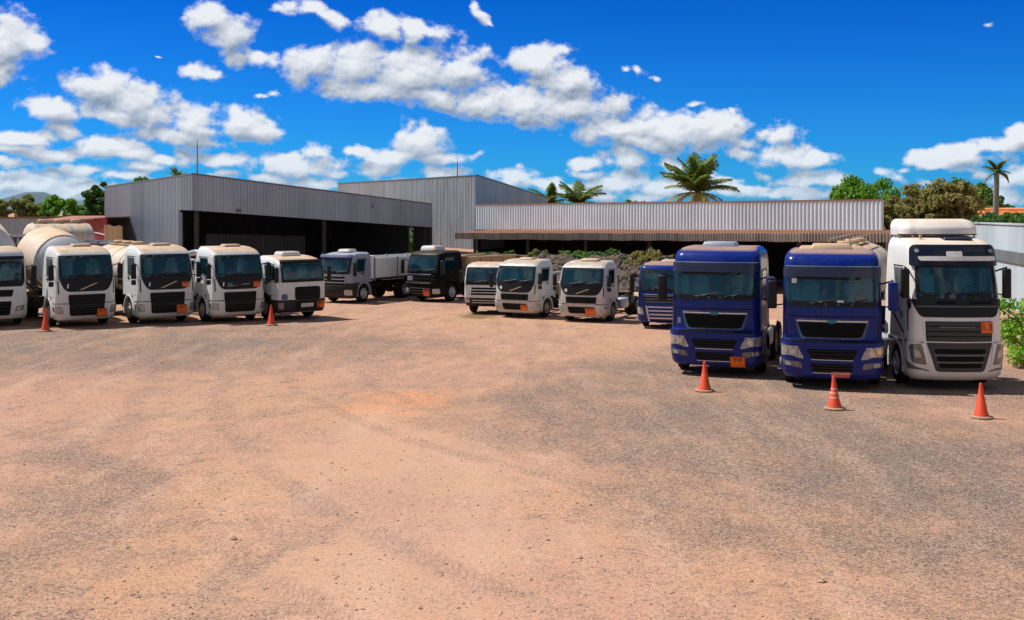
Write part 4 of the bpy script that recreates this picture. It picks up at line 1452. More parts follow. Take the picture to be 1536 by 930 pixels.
MAN_LOW = variant(MAN, curtains=False,
    levels=[(.30, .16, 1.12, .28, .08), (.42, .06, 1.17, .30, .08), (.8, .0, 1.18, .30, .09), (1.2, .02, 1.18, .28, .09), (1.9, .09, 1.17, .27, .09), (2.5, .22, 1.13, .27, .09), (2.66, .30, 1.10, .28, .08), (2.76, .46, 1.03, .3, .07), (2.82, .75, .95, .34, .06), (2.85, 1.1, .86, .36, .05)],
    z_bumper=1.15, z_sill=1.15, ws_hole=(1.0, 1.78, 2.44), ws=[(-1.06, 1.68), (1.06, 1.68), (1.06, 2.54), (-1.06, 2.54)], ws_rad=.08, side_win=(.62, 1.42, 1.8, 2.44), door=(.44, 1.6, 1.2), len=7.5, rear=[5.4, 6.7])
MAN_LOW['patches'] = [
    ('grille', 'black_plastic', [(-.86, 1.12), (.86, 1.12), (.92, 1.48), (-.92, 1.48)], .04, .03, .03, dict(slats=dict(n=3, t=.02, h=.014, mat='grey_trim'))),
    ('grille_lip', 'dull_silver', [(-.92, 1.48), (.92, 1.48), (.92, 1.51), (-.92, 1.51)], 0, .02, .02),
    ('lower_grille', 'grille_black', [(-.62, .36), (.62, .36), (.70, .98), (-.70, .98)], .03, .03, .03, dict(slats=dict(n=4, t=.03, h=.02, mat='dull_silver', sh=.35))),
    ('grille_side', 'dull_silver', [(.62, .36), (.68, .36), (.80, 1.0), (.72, 1.0)], .01, .045, .03, dict(mirror=True)),
    ('headlight', 'lens_clear', [(.88, .62), (1.24, .66), (1.26, .96), (.94, .92)], .03, .036, .03, dict(mirror=True)),
]
MAN_LOW['roof'] = [('roof_hatch', 'dusty_tan', (.2, 1.4, 2.9), (1.0, .7, .12), .04)]
MAN_LOW['mirrors'] = dict(x=1.42, y=.20, z0=1.55, z1=2.35, w=.2, d=.14, mat='black_plastic', ax=1.12, ay=.5)
MAN_LOW['body'] = [('tractor', 2.5, 7.5)]

FH = dict(
    levels=[(.28, .22, 1.02, .34, .10), (.40, .05, 1.12, .36, .11), (.8, .0, 1.15, .36, .12), (1.24, .02, 1.15, .34, .12), (1.85, .06, 1.13, .32, .12), (2.3, .13, 1.12, .30, .11), (3.1, .34, 1.09, .28, .10), (3.58, .50, 1.05, .28, .09),
            (3.70, .72, 1.01, .32, .08), (3.77, 1.1, .96, .36, .07), (3.82, 1.5, .92, .38, .06), (3.84, 1.7, .9, .38, .06)],
    yr=2.45, z_bumper=1.24, z_sill=1.2, paint='cream_paint', ws_hole=(.92, 2.42, 3.08), ws=[(-1.0, 2.30), (1.0, 2.30), (.96, 3.14), (-.96, 3.14)], ws_rad=[.10, .10, .04, .04],
    side_win=(.78, 1.42, 2.36, 3.0), door=(.60, 1.62, 1.3), win_drop=True, wheel_y=1.5, wheel_r=.52, len=6.2, rear=[4.3, 5.4], rim='dull_silver', curtains=True, bump_off=.03,
    wipers=((-.65, -.05), (.1, .8)),
    patches=[
        ('sun_visor', 'dark_glossy', [(-1.10, 3.10), (1.10, 3.10), (1.06, 3.60), (-1.06, 3.60)], [.06, .06, .14, .14], .06, .06, dict(child=[('visor_bar', 'white_mark', [(-.86, 3.22), (.98, 3.22), (.98, 3.33), (-.90, 3.33)], .04, .095, .035), ('visor_sign', 'white_mark', [(-.22, 3.33), (.16, 3.33), (.16, 3.45), (-.22, 3.45)], .03, .08, .02)])),
        ('marker_lamp', 'lens_clear', [(.86, 3.42), (.94, 3.42), (.94, 3.50), (.86, 3.50)], .03, .09, .03, dict(mirror=True)),
        ('scuttle_panel', 'black_plastic', [(-.92, 1.84), (.92, 1.84), (1.16, 2.28), (-1.16, 2.28)], [.10, .10, .04, .04], .02, .02, dict(child=[('scuttle_slot', 'grille_black', [(-.55, 2.17), (-.1, 2.17), (-.1, 2.23), (-.55, 2.23)], .01, .026, .01), ('scuttle_slot', 'grille_black', [(.25, 2.17), (.85, 2.17), (.85, 2.23), (.25, 2.23)], .01, .026, .01), ('scuttle_line', 'grey_trim', [(-1.0, 2.09), (1.0, 2.09), (1.0, 2.12), (-1.0, 2.12)], .01, .034, .02)])),
        ('scuttle_wing', 'black_plastic', [(1.16, 2.06), (1.30, 1.98), (1.40, 2.32), (1.16, 2.28)], .03, .018, .02, dict(mirror=True)),
        ('corner_seam', 'black_plastic', [(1.335, 1.45), (1.36, 1.45), (1.40, 1.98), (1.30, 1.98)], .01, .012, .012, dict(mirror=True)),
        ('grille_frame', 'white_mark', [(-.86, 1.20), (.86, 1.20), (.88, 1.82), (-.88, 1.82)], .04, .016, .02),
        ('grille', 'grille_black', [(-.80, 1.24), (.80, 1.24), (.82, 1.74), (-.82, 1.74)], [.02, .02, .04, .04], .03, .03, dict(slats=dict(n=4, t=.05, h=.012, mat='charcoal'), child=[('grille_strip', 'grey_trim', [(-.5, 1.58), (.35, 1.58), (.35, 1.61), (-.5, 1.61)], .01, .05, .02)])),
        ('lower_grille', 'charcoal', [(-.58, .50), (.58, .50), (.80, 1.21), (-.80, 1.21)], [.08, .08, .03, .03], .045, .05, dict(child=[
            ('grille_slot', 'grille_black', [(-.60, .94), (.60, .94), (.62, 1.06), (-.62, 1.06)], .03, .048, .01), ('grille_slot', 'grille_black', [(-.55, .76), (.55, .76), (.57, .88), (-.57, .88)], .03, .048, .01), ('grille_slot', 'grille_black', [(-.5, .60), (.5, .60), (.52, .71), (-.52, .71)], .03, .048, .01),
            ('grille_bar', 'grey_trim', [(-.62, .885), (.62, .885), (.63, .925), (-.63, .925)], .01, .06, .03), ('grille_bar', 'grey_trim', [(-.57, .715), (.57, .715), (.58, .75), (-.58, .75)], .01, .06, .03)])),
        ('headlight', 'lens_dark', [(.80, .66), (1.14, .70), (1.22, 1.14), (.92, 1.18)], [.05, .1, .05, .05], .05, .04, dict(mirror=True, child=[('headlight_rim', 'white_mark', [(.74, .60), (.79, .60), (.91, 1.2), (.84, 1.2)], .01, .06, .04), ('headlight_lens', 'lens_clear', [(.90, .82), (1.06, .84), (1.10, 1.02), (.96, 1.02)], .06, .055, .02)])),
        ('fog_light', 'grey_trim', [(.68, .50), (1.30, .54), (1.46, .78), (1.16, .66)], .03, .04, .03, dict(mirror=True)),
        ('bumper_line', 'grille_black', [(.86, 1.19), (1.5, 1.22), (1.5, 1.25), (.86, 1.22)], 0, .036, .03, dict(mirror=True)),
        ('side_lamp', 'lens_dark', [(1.36, 1.12), (1.46, 1.12), (1.46, 1.22), (1.36, 1.22)], .045, .05, .04, dict(mirror=True)),
    ],
    placards=[(.66, 1.59, dict(w_=.32, h_=.30, off=.045, txt='1.3'))],
    mirrors=dict(x=1.26, y=.34, z0=2.3, z1=3.05, w=.2, d=.16, mat='black_plastic', ax=1.08, ay=.6),
    roof=[('roof_hatch', 'visor_smoke', (.28, 1.15, 3.79), (.75, .5, .06), .02)],
    body=[('tractor', 2.6, 6.2)],
)

CARGO5 = dict(
    levels=[(.34, .14, 1.06, .22, .04), (.45, .05, 1.10, .22, .05), (.9, .0, 1.12, .2, .05), (1.7, .03, 1.12, .18, .05), (2.3, .13, 1.08, .18, .05), (2.46, .22, 1.04, .2, .05), (2.58, .40, .98, .24, .05), (2.66, .75, .92, .28, .04), (2.70, 1.1, .86, .3, .03)],
    yr=2.1, z_bumper=.88, z_sill=1.1, paint='white_paint', bumper_mat='dark_bumper', ws_hole=(.94, 1.72, 2.34), ws=[(-1.0, 1.64), (1.0, 1.64), (.98, 2.42), (-.98, 2.42)], ws_rad=.06,
    side_win=(.40, 1.25, 1.72, 2.3), door=(.26, 1.5, 1.05), wheel_y=1.4, len=7.6, rear=[5.2, 6.5], arch_mat='dark_bumper', win_slant=.1,
    patches=[
        ('grille', 'black_plastic', [(-.42, .88), (.80, .88), (.80, 1.42), (-.42, 1.42)], .12, .02, .02, dict(slats=dict(n=5, t=.03, h=.012, mat='grille_black'))),
        ('front_flap', 'deep_blue_steel', [(-1.02, .9), (-.76, .9), (-.76, 1.14), (-1.02, 1.14)], [0, 0, .12, .12], .02, .02),
        ('lower_grille', 'grille_black', [(-.40, .50), (.82, .50), (.82, .80), (-.40, .80)], .03, .034, .03, dict(slats=dict(n=3, t=.02, h=.014))),
        ('number_plate', 'dull_silver', [(-.15, .56), (.45, .56), (.45, .72), (-.15, .72)], .01, .05, .02),
        ('headlight', 'lens_dark', [(.92, .5), (1.14, .5), (1.16, .78), (.92, .78)], .03, .034, .03, dict(mirror=True)),
        ('visor', 'black_plastic', [(-1.0, 2.42), (1.0, 2.42), (.98, 2.5), (-.98, 2.5)], .02, .08, .06),
        ('bumper_edge', 'dull_silver', [(-1.0, .335), (1.1, .335), (1.1, .37), (-1.0, .37)], 0, .034, .03),
        ('rear_slot', 'grille_black', [(2.62, 1.72), (2.74, 1.72), (2.74, 2.02), (2.62, 2.02)], .02, .006, .006, dict(mirror=True)),
    ],
    placards=[(.82, .64, dict(w_=.40, h_=.30, off=.03))],
    mirrors=dict(x=1.26, y=.06, z0=1.62, z1=2.25, w=.17, d=.1, mat='black_plastic', ax=1.08, ay=.35),
    roof=[('roof_hatch', 'dirty_white_paint', (-.05, 1.35, 2.78), (.95, .85, .2), .07)],
    body=[('gear', 2.5, 6.8, 1.9)],
)

BOXY = dict(   # older flat-fronted cab
    levels=[(.45, .12, 1.02, .16, .04), (.55, .04, 1.06, .17, .05), (.95, .0, 1.10, .18, .05), (1.5, .02, 1.10, .17, .05), (2.15, .12, 1.05, .17, .05), (2.3, .2, 1.02, .18, .05), (2.4, .36, .97, .2, .04), (2.46, .7, .9, .24, .03)],
    yr=1.9, z_bumper=.80, z_sill=1.05, paint='white_paint', bumper_mat='dark_bumper', ws_hole=(.9, 1.58, 2.16), ws=[(-.97, 1.50), (.97, 1.50), (.95, 2.24), (-.95, 2.24)], ws_rad=.07,
    side_win=(.36, 1.15, 1.56, 2.1), door=(.24, 1.36, 1.1), wheel_y=1.3, len=7, rear=[5.0, 6.2], arch_mat='dark_bumper',
    patches=[
        ('grille', 'white_paint', [(-.80, .92), (.80, .92), (.74, 1.32), (-.74, 1.32)], .05, .02, .02, dict(slats=dict(n=3, t=.045, h=.008, mat='grille_black', inset=.06))),
        ('headlight', 'lens_clear', [(.80, .56), (1.04, .56), (1.06, .76), (.80, .76)], .03, .034, .03, dict(mirror=True)),
        ('lower_grille', 'grille_black', [(-.7, .52), (.7, .52), (.7, .74), (-.7, .74)], .02, .03, .03, dict(slats=dict(n=2, t=.02, h=.014, mat='dull_silver'))),
        ('seal_strip', 'black_plastic', [(-1.0, 1.42), (1.0, 1.42), (1.0, 1.5), (-1.0, 1.5)], .01, .012, .012),
    ],
    placards=[(.62, .68, dict(w_=.36, h_=.28, off=.03))],
    mirrors=dict(x=1.24, y=.08, z0=1.5, z1=2.1, w=.16, d=.1, mat='black_plastic', ax=1.06, ay=.3),
    body=[('gear', 2.2, 6, 1.6)],
)

BLACKT = variant(MAN_LOW, paint='black_paint', rim='dull_silver', len=8.2, rear=[5.6, 6.9])
BLACKT['patches'] = [
    ('grille', 'grille_black', [(-.98, 1.06), (.98, 1.06), (1.02, 1.56), (-1.02, 1.56)], .04, .03, .03, dict(slats=dict(n=3, t=.03, h=.02, mat='dark_bumper'))),
    ('grille_lip', 'chrome', [(-1.0, 1.53), (.72, 1.53), (.72, 1.58), (-1.0, 1.58)], .01, .05, .03),
    ('grille_lip', 'chrome', [(-1.1, 1.04), (.72, 1.04), (.72, 1.10), (-1.1, 1.10)], .01, .05, .03),
    ('badge_plate', 'slate_mark', [(-.95, 1.2), (-.55, 1.2), (-.55, 1.44), (-.95, 1.44)], .02, .05, .02),
    ('lower_grille', 'grille_black', [(-.7, .36), (.7, .36), (.74, .8), (-.74, .8)], .03, .03, .03, dict(slats=dict(n=3, t=.016, h=.02, mat='grey_trim', sh=.35))),
    ('headlight', 'lens_clear', [(.82, .48), (1.24, .50), (1.24, .78), (.82, .76)], .03, .04, .04, dict(mirror=True)),
]
BLACKT['placards'] = [(.42, .55, dict(w_=.42, h_=.36, off=.035))]
BLACKT['roof'] = [('roof_hatch', 'dirty_white_paint', (-.1, 1.3, 2.98), (1.1, 1.1, .3), .1)]
BLACKT['body'] = [('dump', 2.9, 7.8, 1.2, 1.2, 1.15)]

SILVER = variant(MAN_LOW, paint='blue_grey_paint', rim='dull_silver', len=11.4, rear=[5.4, 8.6, 9.9], bumper_mat='dark_bumper', wheel_r=.52, yr=2.0, side_win=(.58, 1.3, 1.8, 2.44), door=(.42, 1.46, 1.2), wheel_y=1.35)
SILVER['patches'] = [
    ('grille', 'dull_silver', [(-.82, .98), (.82, .98), (.86, 1.56), (-.86, 1.56)], .04, .03, .03, dict(slats=dict(n=3, t=.06, h=.012, mat='grille_black', inset=.05))),
    ('lower_grille', 'grille_black', [(-.7, .36), (.7, .36), (.74, .7), (-.74, .7)], .03, .03, .03),
    ('headlight', 'lens_clear', [(.78, .48), (1.22, .48), (1.22, .78), (.78, .78)], .03, .04, .04, dict(mirror=True)),
    ('visor', 'deep_blue_steel', [(-1.1, 2.54), (1.1, 2.54), (1.08, 2.66), (-1.08, 2.66)], .03, .16, .14),
]
SILVER['placards'] = []
SILVER['roof'] = [('roof_hatch', 'dirty_white_paint', (.1, 1.2, 2.94), (.9, .8, .2), .08)]
SILVER['body'] = [('flat', 2.3, 11.2, 1.3, 1.15, 1.2)]
SILVER['mirrors'] = dict(MAN_LOW['mirrors'], mat='black_plastic')

EDGE = variant(MAN_LOW, paint='white_paint', len=8.5, rear=[5.8, 7.1])
EDGE['levels'] = [(l[0] * 1.08, *l[1:]) for l in MAN_LOW['levels']]
EDGE['patches'] = [
    ('scuttle_panel', 'black_plastic', [(-1.0, 1.56), (1.0, 1.56), (1.06, 1.70), (-1.06, 1.70)], .05, .014, .02),
    ('grille', 'grille_black', [(-.60, 1.18), (.60, 1.18), (.66, 1.44), (-.66, 1.44)], .05, .03, .03, dict(slats=dict(n=4, t=.014, h=.012))),
    ('lower_grille', 'grille_black', [(-.52, .46), (.52, .46), (.58, 1.0), (-.58, 1.0)], .06, .036, .03, dict(slats=dict(n=4, t=.02, h=.014))),
    ('headlight', 'lens_dark', [(.70, .60), (1.0, .64), (1.04, .84), (.74, .80)], .04, .036, .03, dict(mirror=True, child=[('headlight_lens', 'lens_clear', [(.76, .64), (.92, .66), (.94, .78), (.78, .76)], .03, .042, .02)])),
    ('corner_lamp', 'tan_mark', [(1.2, .7), (1.3, .7), (1.3, .95), (1.2, .95)], .03, .03, .03, dict(mirror=True)),
    ('visor', 'dark_glossy', [(-1.08, 2.58), (1.08, 2.58), (1.06, 2.72), (-1.06, 2.72)], .03, .05, .05),
    ('seam_line', 'grille_black', [(.62, 1.08), (1.4, 1.10), (1.4, 1.13), (.62, 1.11)], 0, .026, .02, dict(mirror=True)),
]
EDGE['placards'] = []
EDGE['roof'] = []
EDGE['body'] = [('drum', 2.35, 7.6, 2.6, 3.4, 1.32)]
# ------------------------------------------------------------------ ground, hill
mb = MB()
R = 9000
xs = [-R, -400, -80, -30, 0, 30, 80, 400, R]; ys = [-R, -400, -60, 0, 30, 60, 100, 200, 600, R]
vs = [(x, y, 0) for y in ys for x in xs]
fs = [(i * 9 + j, i * 9 + j + 1, (i + 1) * 9 + j + 1, (i + 1) * 9 + j) for i in range(len(ys) - 1) for j in range(8)]
mb.add(vs, fs)
g = mb.build('ground', 'yard_dirt', sharp=None)
g['kind'] = 'structure'

def hills():
    mb = MB()
    n, k = 90, 14
    Y0 = 4200
    vs = []
    for j in range(k):
        for i in range(n):
            px = -700 + 1300 * i / (n - 1)
            x = gx(px, Y0)
            ridge = 14 + 16 * math.exp(-((px - 55) / 26) ** 2) + 7 * math.exp(-((px + 30) / 60) ** 2) + 5 * math.exp(-((px - 120) / 60) ** 2) + 5 * math.sin(px * .05) * .5
            t = 1 - abs(j / (k - 1) * 2 - 1)
            z = ridge * Y0 / F * (t ** .8) + random.uniform(-1, 1) * 1.5 * t - 2
            vs.append((x, Y0 - 500 + 1000 * j / (k - 1), z))
    fs = [(j * n + i, j * n + i + 1, (j + 1) * n + i + 1, (j + 1) * n + i) for j in range(k - 1) for i in range(n - 1)]
    mb.add(vs, fs)
    o = mb.build('hills', 'hill_scrub')
    o['kind'] = 'structure'
hills()

# ------------------------------------------------------------------ open shed on the left
C2 = Vector((gx(290, 64), 64)); R2 = Vector((gx(648, 82), 82)); L2 = Vector((gx(158, 80), 80))
zC, zR, zL = zz(262, 64), zz(307, 82), zz(281, 80)
zCb, zRb = zz(315.5, 64), zz(341, 82)
B2 = L2 + (R2 - C2)
zB_ = zL - .8
shed = tag(empty('open_shed', (0, 0, 0)), 'grey ribbed metal shed with a long dark open bay behind the left row of trucks', 'shed')
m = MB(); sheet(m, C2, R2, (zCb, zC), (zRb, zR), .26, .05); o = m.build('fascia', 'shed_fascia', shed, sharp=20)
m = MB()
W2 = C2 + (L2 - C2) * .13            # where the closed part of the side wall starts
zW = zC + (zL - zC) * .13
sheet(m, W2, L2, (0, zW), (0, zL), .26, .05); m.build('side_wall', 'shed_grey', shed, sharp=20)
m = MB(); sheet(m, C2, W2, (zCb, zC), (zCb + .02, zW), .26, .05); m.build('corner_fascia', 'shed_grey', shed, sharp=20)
def flash(mb, A, B, zA, zB, t=.12, h=.09):
    wall_line(mb, A, B, (zA, zA + h), (zB, zB + h), t)
m = MB(); flash(m, C2, R2, zC, zR); flash(m, C2 + (L2 - C2) * .004, L2, zC, zL); m.build('flashing', 'grey_trim', shed)
m = MB()
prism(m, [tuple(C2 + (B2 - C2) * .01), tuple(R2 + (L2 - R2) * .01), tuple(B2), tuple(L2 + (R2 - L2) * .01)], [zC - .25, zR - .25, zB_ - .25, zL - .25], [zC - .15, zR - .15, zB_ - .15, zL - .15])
m.build('roof', 'shed_inside_dim', shed)
# far walls, with two narrow gaps where greenery shows
def lerp2(A, B, t): return A + (B - A) * t
m = MB()
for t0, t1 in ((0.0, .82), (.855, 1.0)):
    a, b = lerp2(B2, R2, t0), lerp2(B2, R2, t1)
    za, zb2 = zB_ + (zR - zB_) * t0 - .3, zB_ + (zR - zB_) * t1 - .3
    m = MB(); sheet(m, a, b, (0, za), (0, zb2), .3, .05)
    m.build('end_wall', 'shed_inside_dim', shed, sharp=20)
m = MB(); sheet(m, L2, B2, (0, zL - .3), (0, zB_ - .3), .3, .05); m.build('back_wall', 'shed_inside_dim', shed, sharp=20)
for t in (0.02, .5, .985):
    p = lerp2(C2, R2, t); q = (L2 - C2).normalized() * .5
    ztop = zC + (zR - zC) * t - .3
    m = MB(); m.box((p.x + q.x, p.y + q.y, ztop / 2), (.22, .22, ztop)); m.build('column', 'dark_steel', shed)
p = lerp2(C2, L2, .135)
m = MB(); m.box((p.x + .12, p.y - .06, 2.2), (.2, .2, 4.4)); m.build('column', 'shed_grey', shed)
# low partition and a beam inside
a = lerp2(L2, C2, .62) + (R2 - C2).normalized() * 4; b = a + (R2 - C2).normalized() * 9
m = MB(); sheet(m, a, b, (0, 3.0), (0, 2.7), .3, .05); m.build('inner_partition', 'shed_inside_dim', shed, sharp=20)
m = MB()
for t in (.2, .45, .7):
    q0 = lerp2(C2, R2, t); q1 = lerp2(L2, B2, t)
    zt0 = zC + (zR - zC) * t - .45; zt1 = zL + (zB_ - zL) * t - .45
    wall_line(m, q0, q1, (zt0 - .3, zt0), (zt1 - .3, zt1), .15)
m.build('roof_beam', 'dark_steel', shed)
# lamp bracket on fascia
fp = lerp2(C2, R2, .155); nn = Vector((fp.x, fp.y)).normalized()
m = MB(); m.rbox((fp.x - nn.x * .15, fp.y - nn.y * .15, zz(316, 66.5)), (.35, .2, .18), .03, 2); m.tube([(fp.x, fp.y, zz(313, 66.5)), (fp.x - nn.x * .15, fp.y - nn.y * .15, zz(315, 66.5))], .03, 6)
m.build('wall_lamp', 'grey_trim', shed)

def mast(px, Y, py0, py1, label, mat):
    x = gx(px, Y); z0, z1 = zz(py1, Y), zz(py0, Y)
    t = tag(empty('mast', (x, Y, z0)), label, 'mast')
    m = MB(); m.tube([(0, 0, -.3), (0, 0, z1 - z0)], [.045, .035], 8); m.build('pole', mat, t)
    m = MB(); m.tube([(0, 0, z1 - z0), (0, 0, z1 - z0 + .35)], .02, 6); m.box((0, 0, -.05), (.3, .3, .06)); m.build('tip', 'grey_trim', t)
mast(296, 65, 218, 262, 'tall thin lightning mast standing on the corner of the open grey shed', 'post_grey')
mast(686, 90, 243, 266, 'short thin mast on the roof of the tall ribbed hall', 'awning_brown')

# ------------------------------------------------------------------ tall hall in the middle
A2 = Vector((gx(507, 112), 112)); K2 = Vector((gx(715, 86), 86)); G2 = Vector((gx(821, 105), 105))
zA = zz(276, 112); zK = zz(264, 86); zG = zz(297, 105)
hall = tag(empty('tall_hall', (0, 0, 0)), 'tall light ribbed metal hall with sloping gable between the two lower sheds', 'hall')
def band(A, B, f): return A + (B - A) * f
m = MB(); sheet(m, A2, K2, (1.55, zA), (1.55, zK), .26, .06); m.build('front_wall', 'hall_light', hall, sharp=20)
m = MB(); sheet(m, K2, G2, (1.5, zK), (1.5, zG), .26, .06); m.build('gable_wall', 'hall_shade_blue', hall, sharp=20)
E2 = A2 + (G2 - K2)
m = MB(); prism(m, [tuple(K2), tuple(G2), tuple(E2), tuple(A2)], [zK - .1, zG - .1, zG - .1, zA - .1], [zK - .02, zG - .02, zG - .02, zA - .02]); m.build('roof', 'shed_grey', hall)
m = MB(); flash(m, A2, K2, zA, zK, .16, .1); flash(m, K2 + (G2 - K2) * .005, G2, zK, zG, .16, .1); m.build('flashing', 'grey_trim', hall)
m = MB(); m.box((K2.x - .02, K2.y - .12, (zK + 1.5) / 2), (.16, .16, zK - 1.5)); m.build('corner_trim', 'hall_shade_blue', hall)

# ------------------------------------------------------------------ long low shed on the right
cL = Vector((gx(714, 82), 82)); cR = Vector((gx(1325, 60), 60))
zLt, zRt = zz(307.5, 82), zz(300.5, 60)
zLb, zRb2 = zz(344.5, 82), zz(346, 60)
low = tag(empty('long_shed', (0, 0, 0)), 'long low shed with white ribbed fascia and rusty brown awning behind the blue trucks', 'shed')
m = MB(); sheet(m, cL, cR, (zLb, zLt), (zRb2, zRt), .24, .055, kind='wave'); m.build('fascia', 'fascia_white', low, sharp=20)
m = MB(); flash(m, cL, cR, zLt, zRt, .14, .07); m.build('flashing', 'awning_brown', low)
u = (cR - cL).normalized(); back = Vector((-u.y, u.x))
if back.y < 0: back = -back
# awning: corrugated sheets sloping to the front with a turned down edge
def awning():
    fL = Vector((gx(683, 78), 78)); fR = Vector((gx(1338, 56), 56))
    zfL, zfR = zz(350, 78), zz(351.5, 56)
    kL = fL + back * 4.2; kR = fR + back * 4.2
    zkL, zkR = zLb + .06, zRb2 + .06
    N = int((fR - fL).length / .045)
    vs = []; cols = N + 1
    for i in range(cols):
        t = i / N
        w_ = .032 * math.sin(2 * math.pi * i / 4)
        a = kL + (kR - kL) * t; b = fL + (fR - fL) * t
        za = zkL + (zkR - zkL) * t; zb = zfL + (zfR - zfL) * t
        sag = .012 * math.sin(t * 37) + .01 * math.sin(t * 91 + 1)
        vs += [(a.x, a.y, za + w_), (b.x, b.y, zb + w_ + sag)]
    top = MB(); top.add(vs, [(2 * i, 2 * i + 2, 2 * i + 3, 2 * i + 1) for i in range(N)]); top.build('awning', 'awning_brown', low, sharp=None)
    vs = []
    for i in range(cols):
        t = i / N
        w_ = .045 * math.sin(2 * math.pi * i / 4)
        b = fL + (fR - fL) * t - back * (.02 + w_)
        zb = zfL + (zfR - zfL) * t + .012 * math.sin(t * 37) + .01 * math.sin(t * 91 + 1)
        drop = .38 + .02 * math.sin(i * 1.7) + .03 * random.random()
        vs += [(b.x, b.y, zb + .035), (b.x, b.y, zb - drop)]
    e = MB(); e.add(vs, [(2 * i, 2 * i + 2, 2 * i + 3, 2 * i + 1) for i in range(N)]); eo = e.build('awning_edge', 'awning_edge', low, sharp=None)
    for md, ob in ((.02, eo),):
        s_ = ob.modifiers.new('thickness', 'SOLIDIFY'); s_.thickness = md
    for t in np.linspace(.045, .985, 7):
        p = fL + (fR - fL) * float(t) + back * .5
        zt = zfL + (zfR - zfL) * float(t)
        m = MB(); m.box((p.x, p.y, zt / 2), (.2, .2, zt)); m.build('awning_post', 'post_grey' if t > .9 else 'dark_steel', low)
awning()
# roof, back and end walls make the bay dark
bL, bR = cL + Vector((.2, 12)), cR + Vector((2.6, 12))
m = MB(); prism(m, [tuple(cL + back * .1), tuple(cR + back * .1), tuple(bR), tuple(bL)], [zLt - .2, zRt - .2, zRt - .5, zLt - .5], [zLt - .1, zRt - .1, zRt - .4, zLt - .4]); m.build('roof', 'shed_inside_dim', low)
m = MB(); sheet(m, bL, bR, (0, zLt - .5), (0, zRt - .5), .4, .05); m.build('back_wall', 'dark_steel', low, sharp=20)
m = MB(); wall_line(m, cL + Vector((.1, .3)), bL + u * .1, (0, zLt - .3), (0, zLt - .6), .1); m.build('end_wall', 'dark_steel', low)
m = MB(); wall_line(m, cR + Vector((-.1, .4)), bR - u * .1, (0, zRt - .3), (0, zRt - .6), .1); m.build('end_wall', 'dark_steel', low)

def rubble_wall():
    a = Vector((gx(648, 75.5), 75.5)); b = Vector((gx(1012, 61.5), 61.5))
    d = (b - a); L = d.length; u_ = d / L; nrm = Vector((u_.y, -u_.x))
    if nrm.y > 0: nrm = -nrm
    t = tag(empty('rubble_wall', (a.x, a.y, 0), math.atan2(u_.y, u_.x)), 'rough rubble stone wall under the rusty awning behind the middle trucks', 'stone wall')
    m = MB()
    nx, nz = 150, 22
    vs = []
    for k in range(nz):
        for i in range(nx):
            x = L * i / (nx - 1)
            f = k / (nz - 1)
            top = 1.55 + .5 * i / nx + .08 * math.sin(x * 1.3) + .10 * math.sin(x * 3.1 + 2)
            vs.append((x + random.uniform(-.04, .04), -1.9 * (1 - f) + random.uniform(-.10, .10), top * f + random.uniform(-.04, .04) * (f > 0)))
    for i in range(nx):
        vs.append((L * i / (nx - 1), .6, 1.55 + .5 * i / nx))
    for i in range(nx):
        vs.append((L * i / (nx - 1), .6, 0))
    fs = [(k * nx + i, k * nx + i + 1, (k + 1) * nx + i + 1, (k + 1) * nx + i) for k in range(nz + 1) for i in range(nx - 1)]
    m.add(vs, fs)
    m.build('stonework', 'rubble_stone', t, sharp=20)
rubble_wall()

# ------------------------------------------------------------------ plants
def leaf_cloud(centers, per, size, spread, drop=0.0):
    """quads scattered round clump centres: returns MB"""
    mb = MB()
    C = np.array(centers)
    n = len(C) * per
    base = np.repeat(C[:, :3], per, axis=0)
    rad = np.repeat(C[:, 3], per)
    v = rng.normal(size=(n, 3)); v /= np.linalg.norm(v, axis=1)[:, None]
    rr = rng.random(n) ** .45
    P = base + v * (rad * rr)[:, None] * np.array([1, 1, .8])
    nrm = v + rng.normal(size=(n, 3)) * .7 + np.array([0, 0, .35])
    nrm /= np.linalg.norm(nrm, axis=1)[:, None]
    t = np.cross(nrm, rng.normal(size=(n, 3))); t /= np.linalg.norm(t, axis=1)[:, None]
    b = np.cross(nrm, t)
    s = size * (0.6 + .8 * rng.random(n))
    a = P - t * (s * .5)[:, None]; c = P + t * (s * .5)[:, None]
    d = P + b * (s * .28)[:, None] + nrm * (s * .08)[:, None]; e = P - b * (s * .28)[:, None] + nrm * (s * .08)[:, None]
    V = np.stack([a, d, c, e], axis=1).reshape(-1, 3)
    mb.v = [tuple(q) for q in V]
    mb.f = [(4 * i, 4 * i + 1, 4 * i + 2, 4 * i + 3) for i in range(n)]
    return mb

def build_leaves(mb, name, mat, parent):
    me = bpy.data.meshes.new(name)
    me.from_pydata(mb.v, [], mb.f); me.update()
    me.materials.append(MATS[mat])
    o = bpy.data.objects.new(name, me); COL.objects.link(o)
    o.parent = parent
    return o

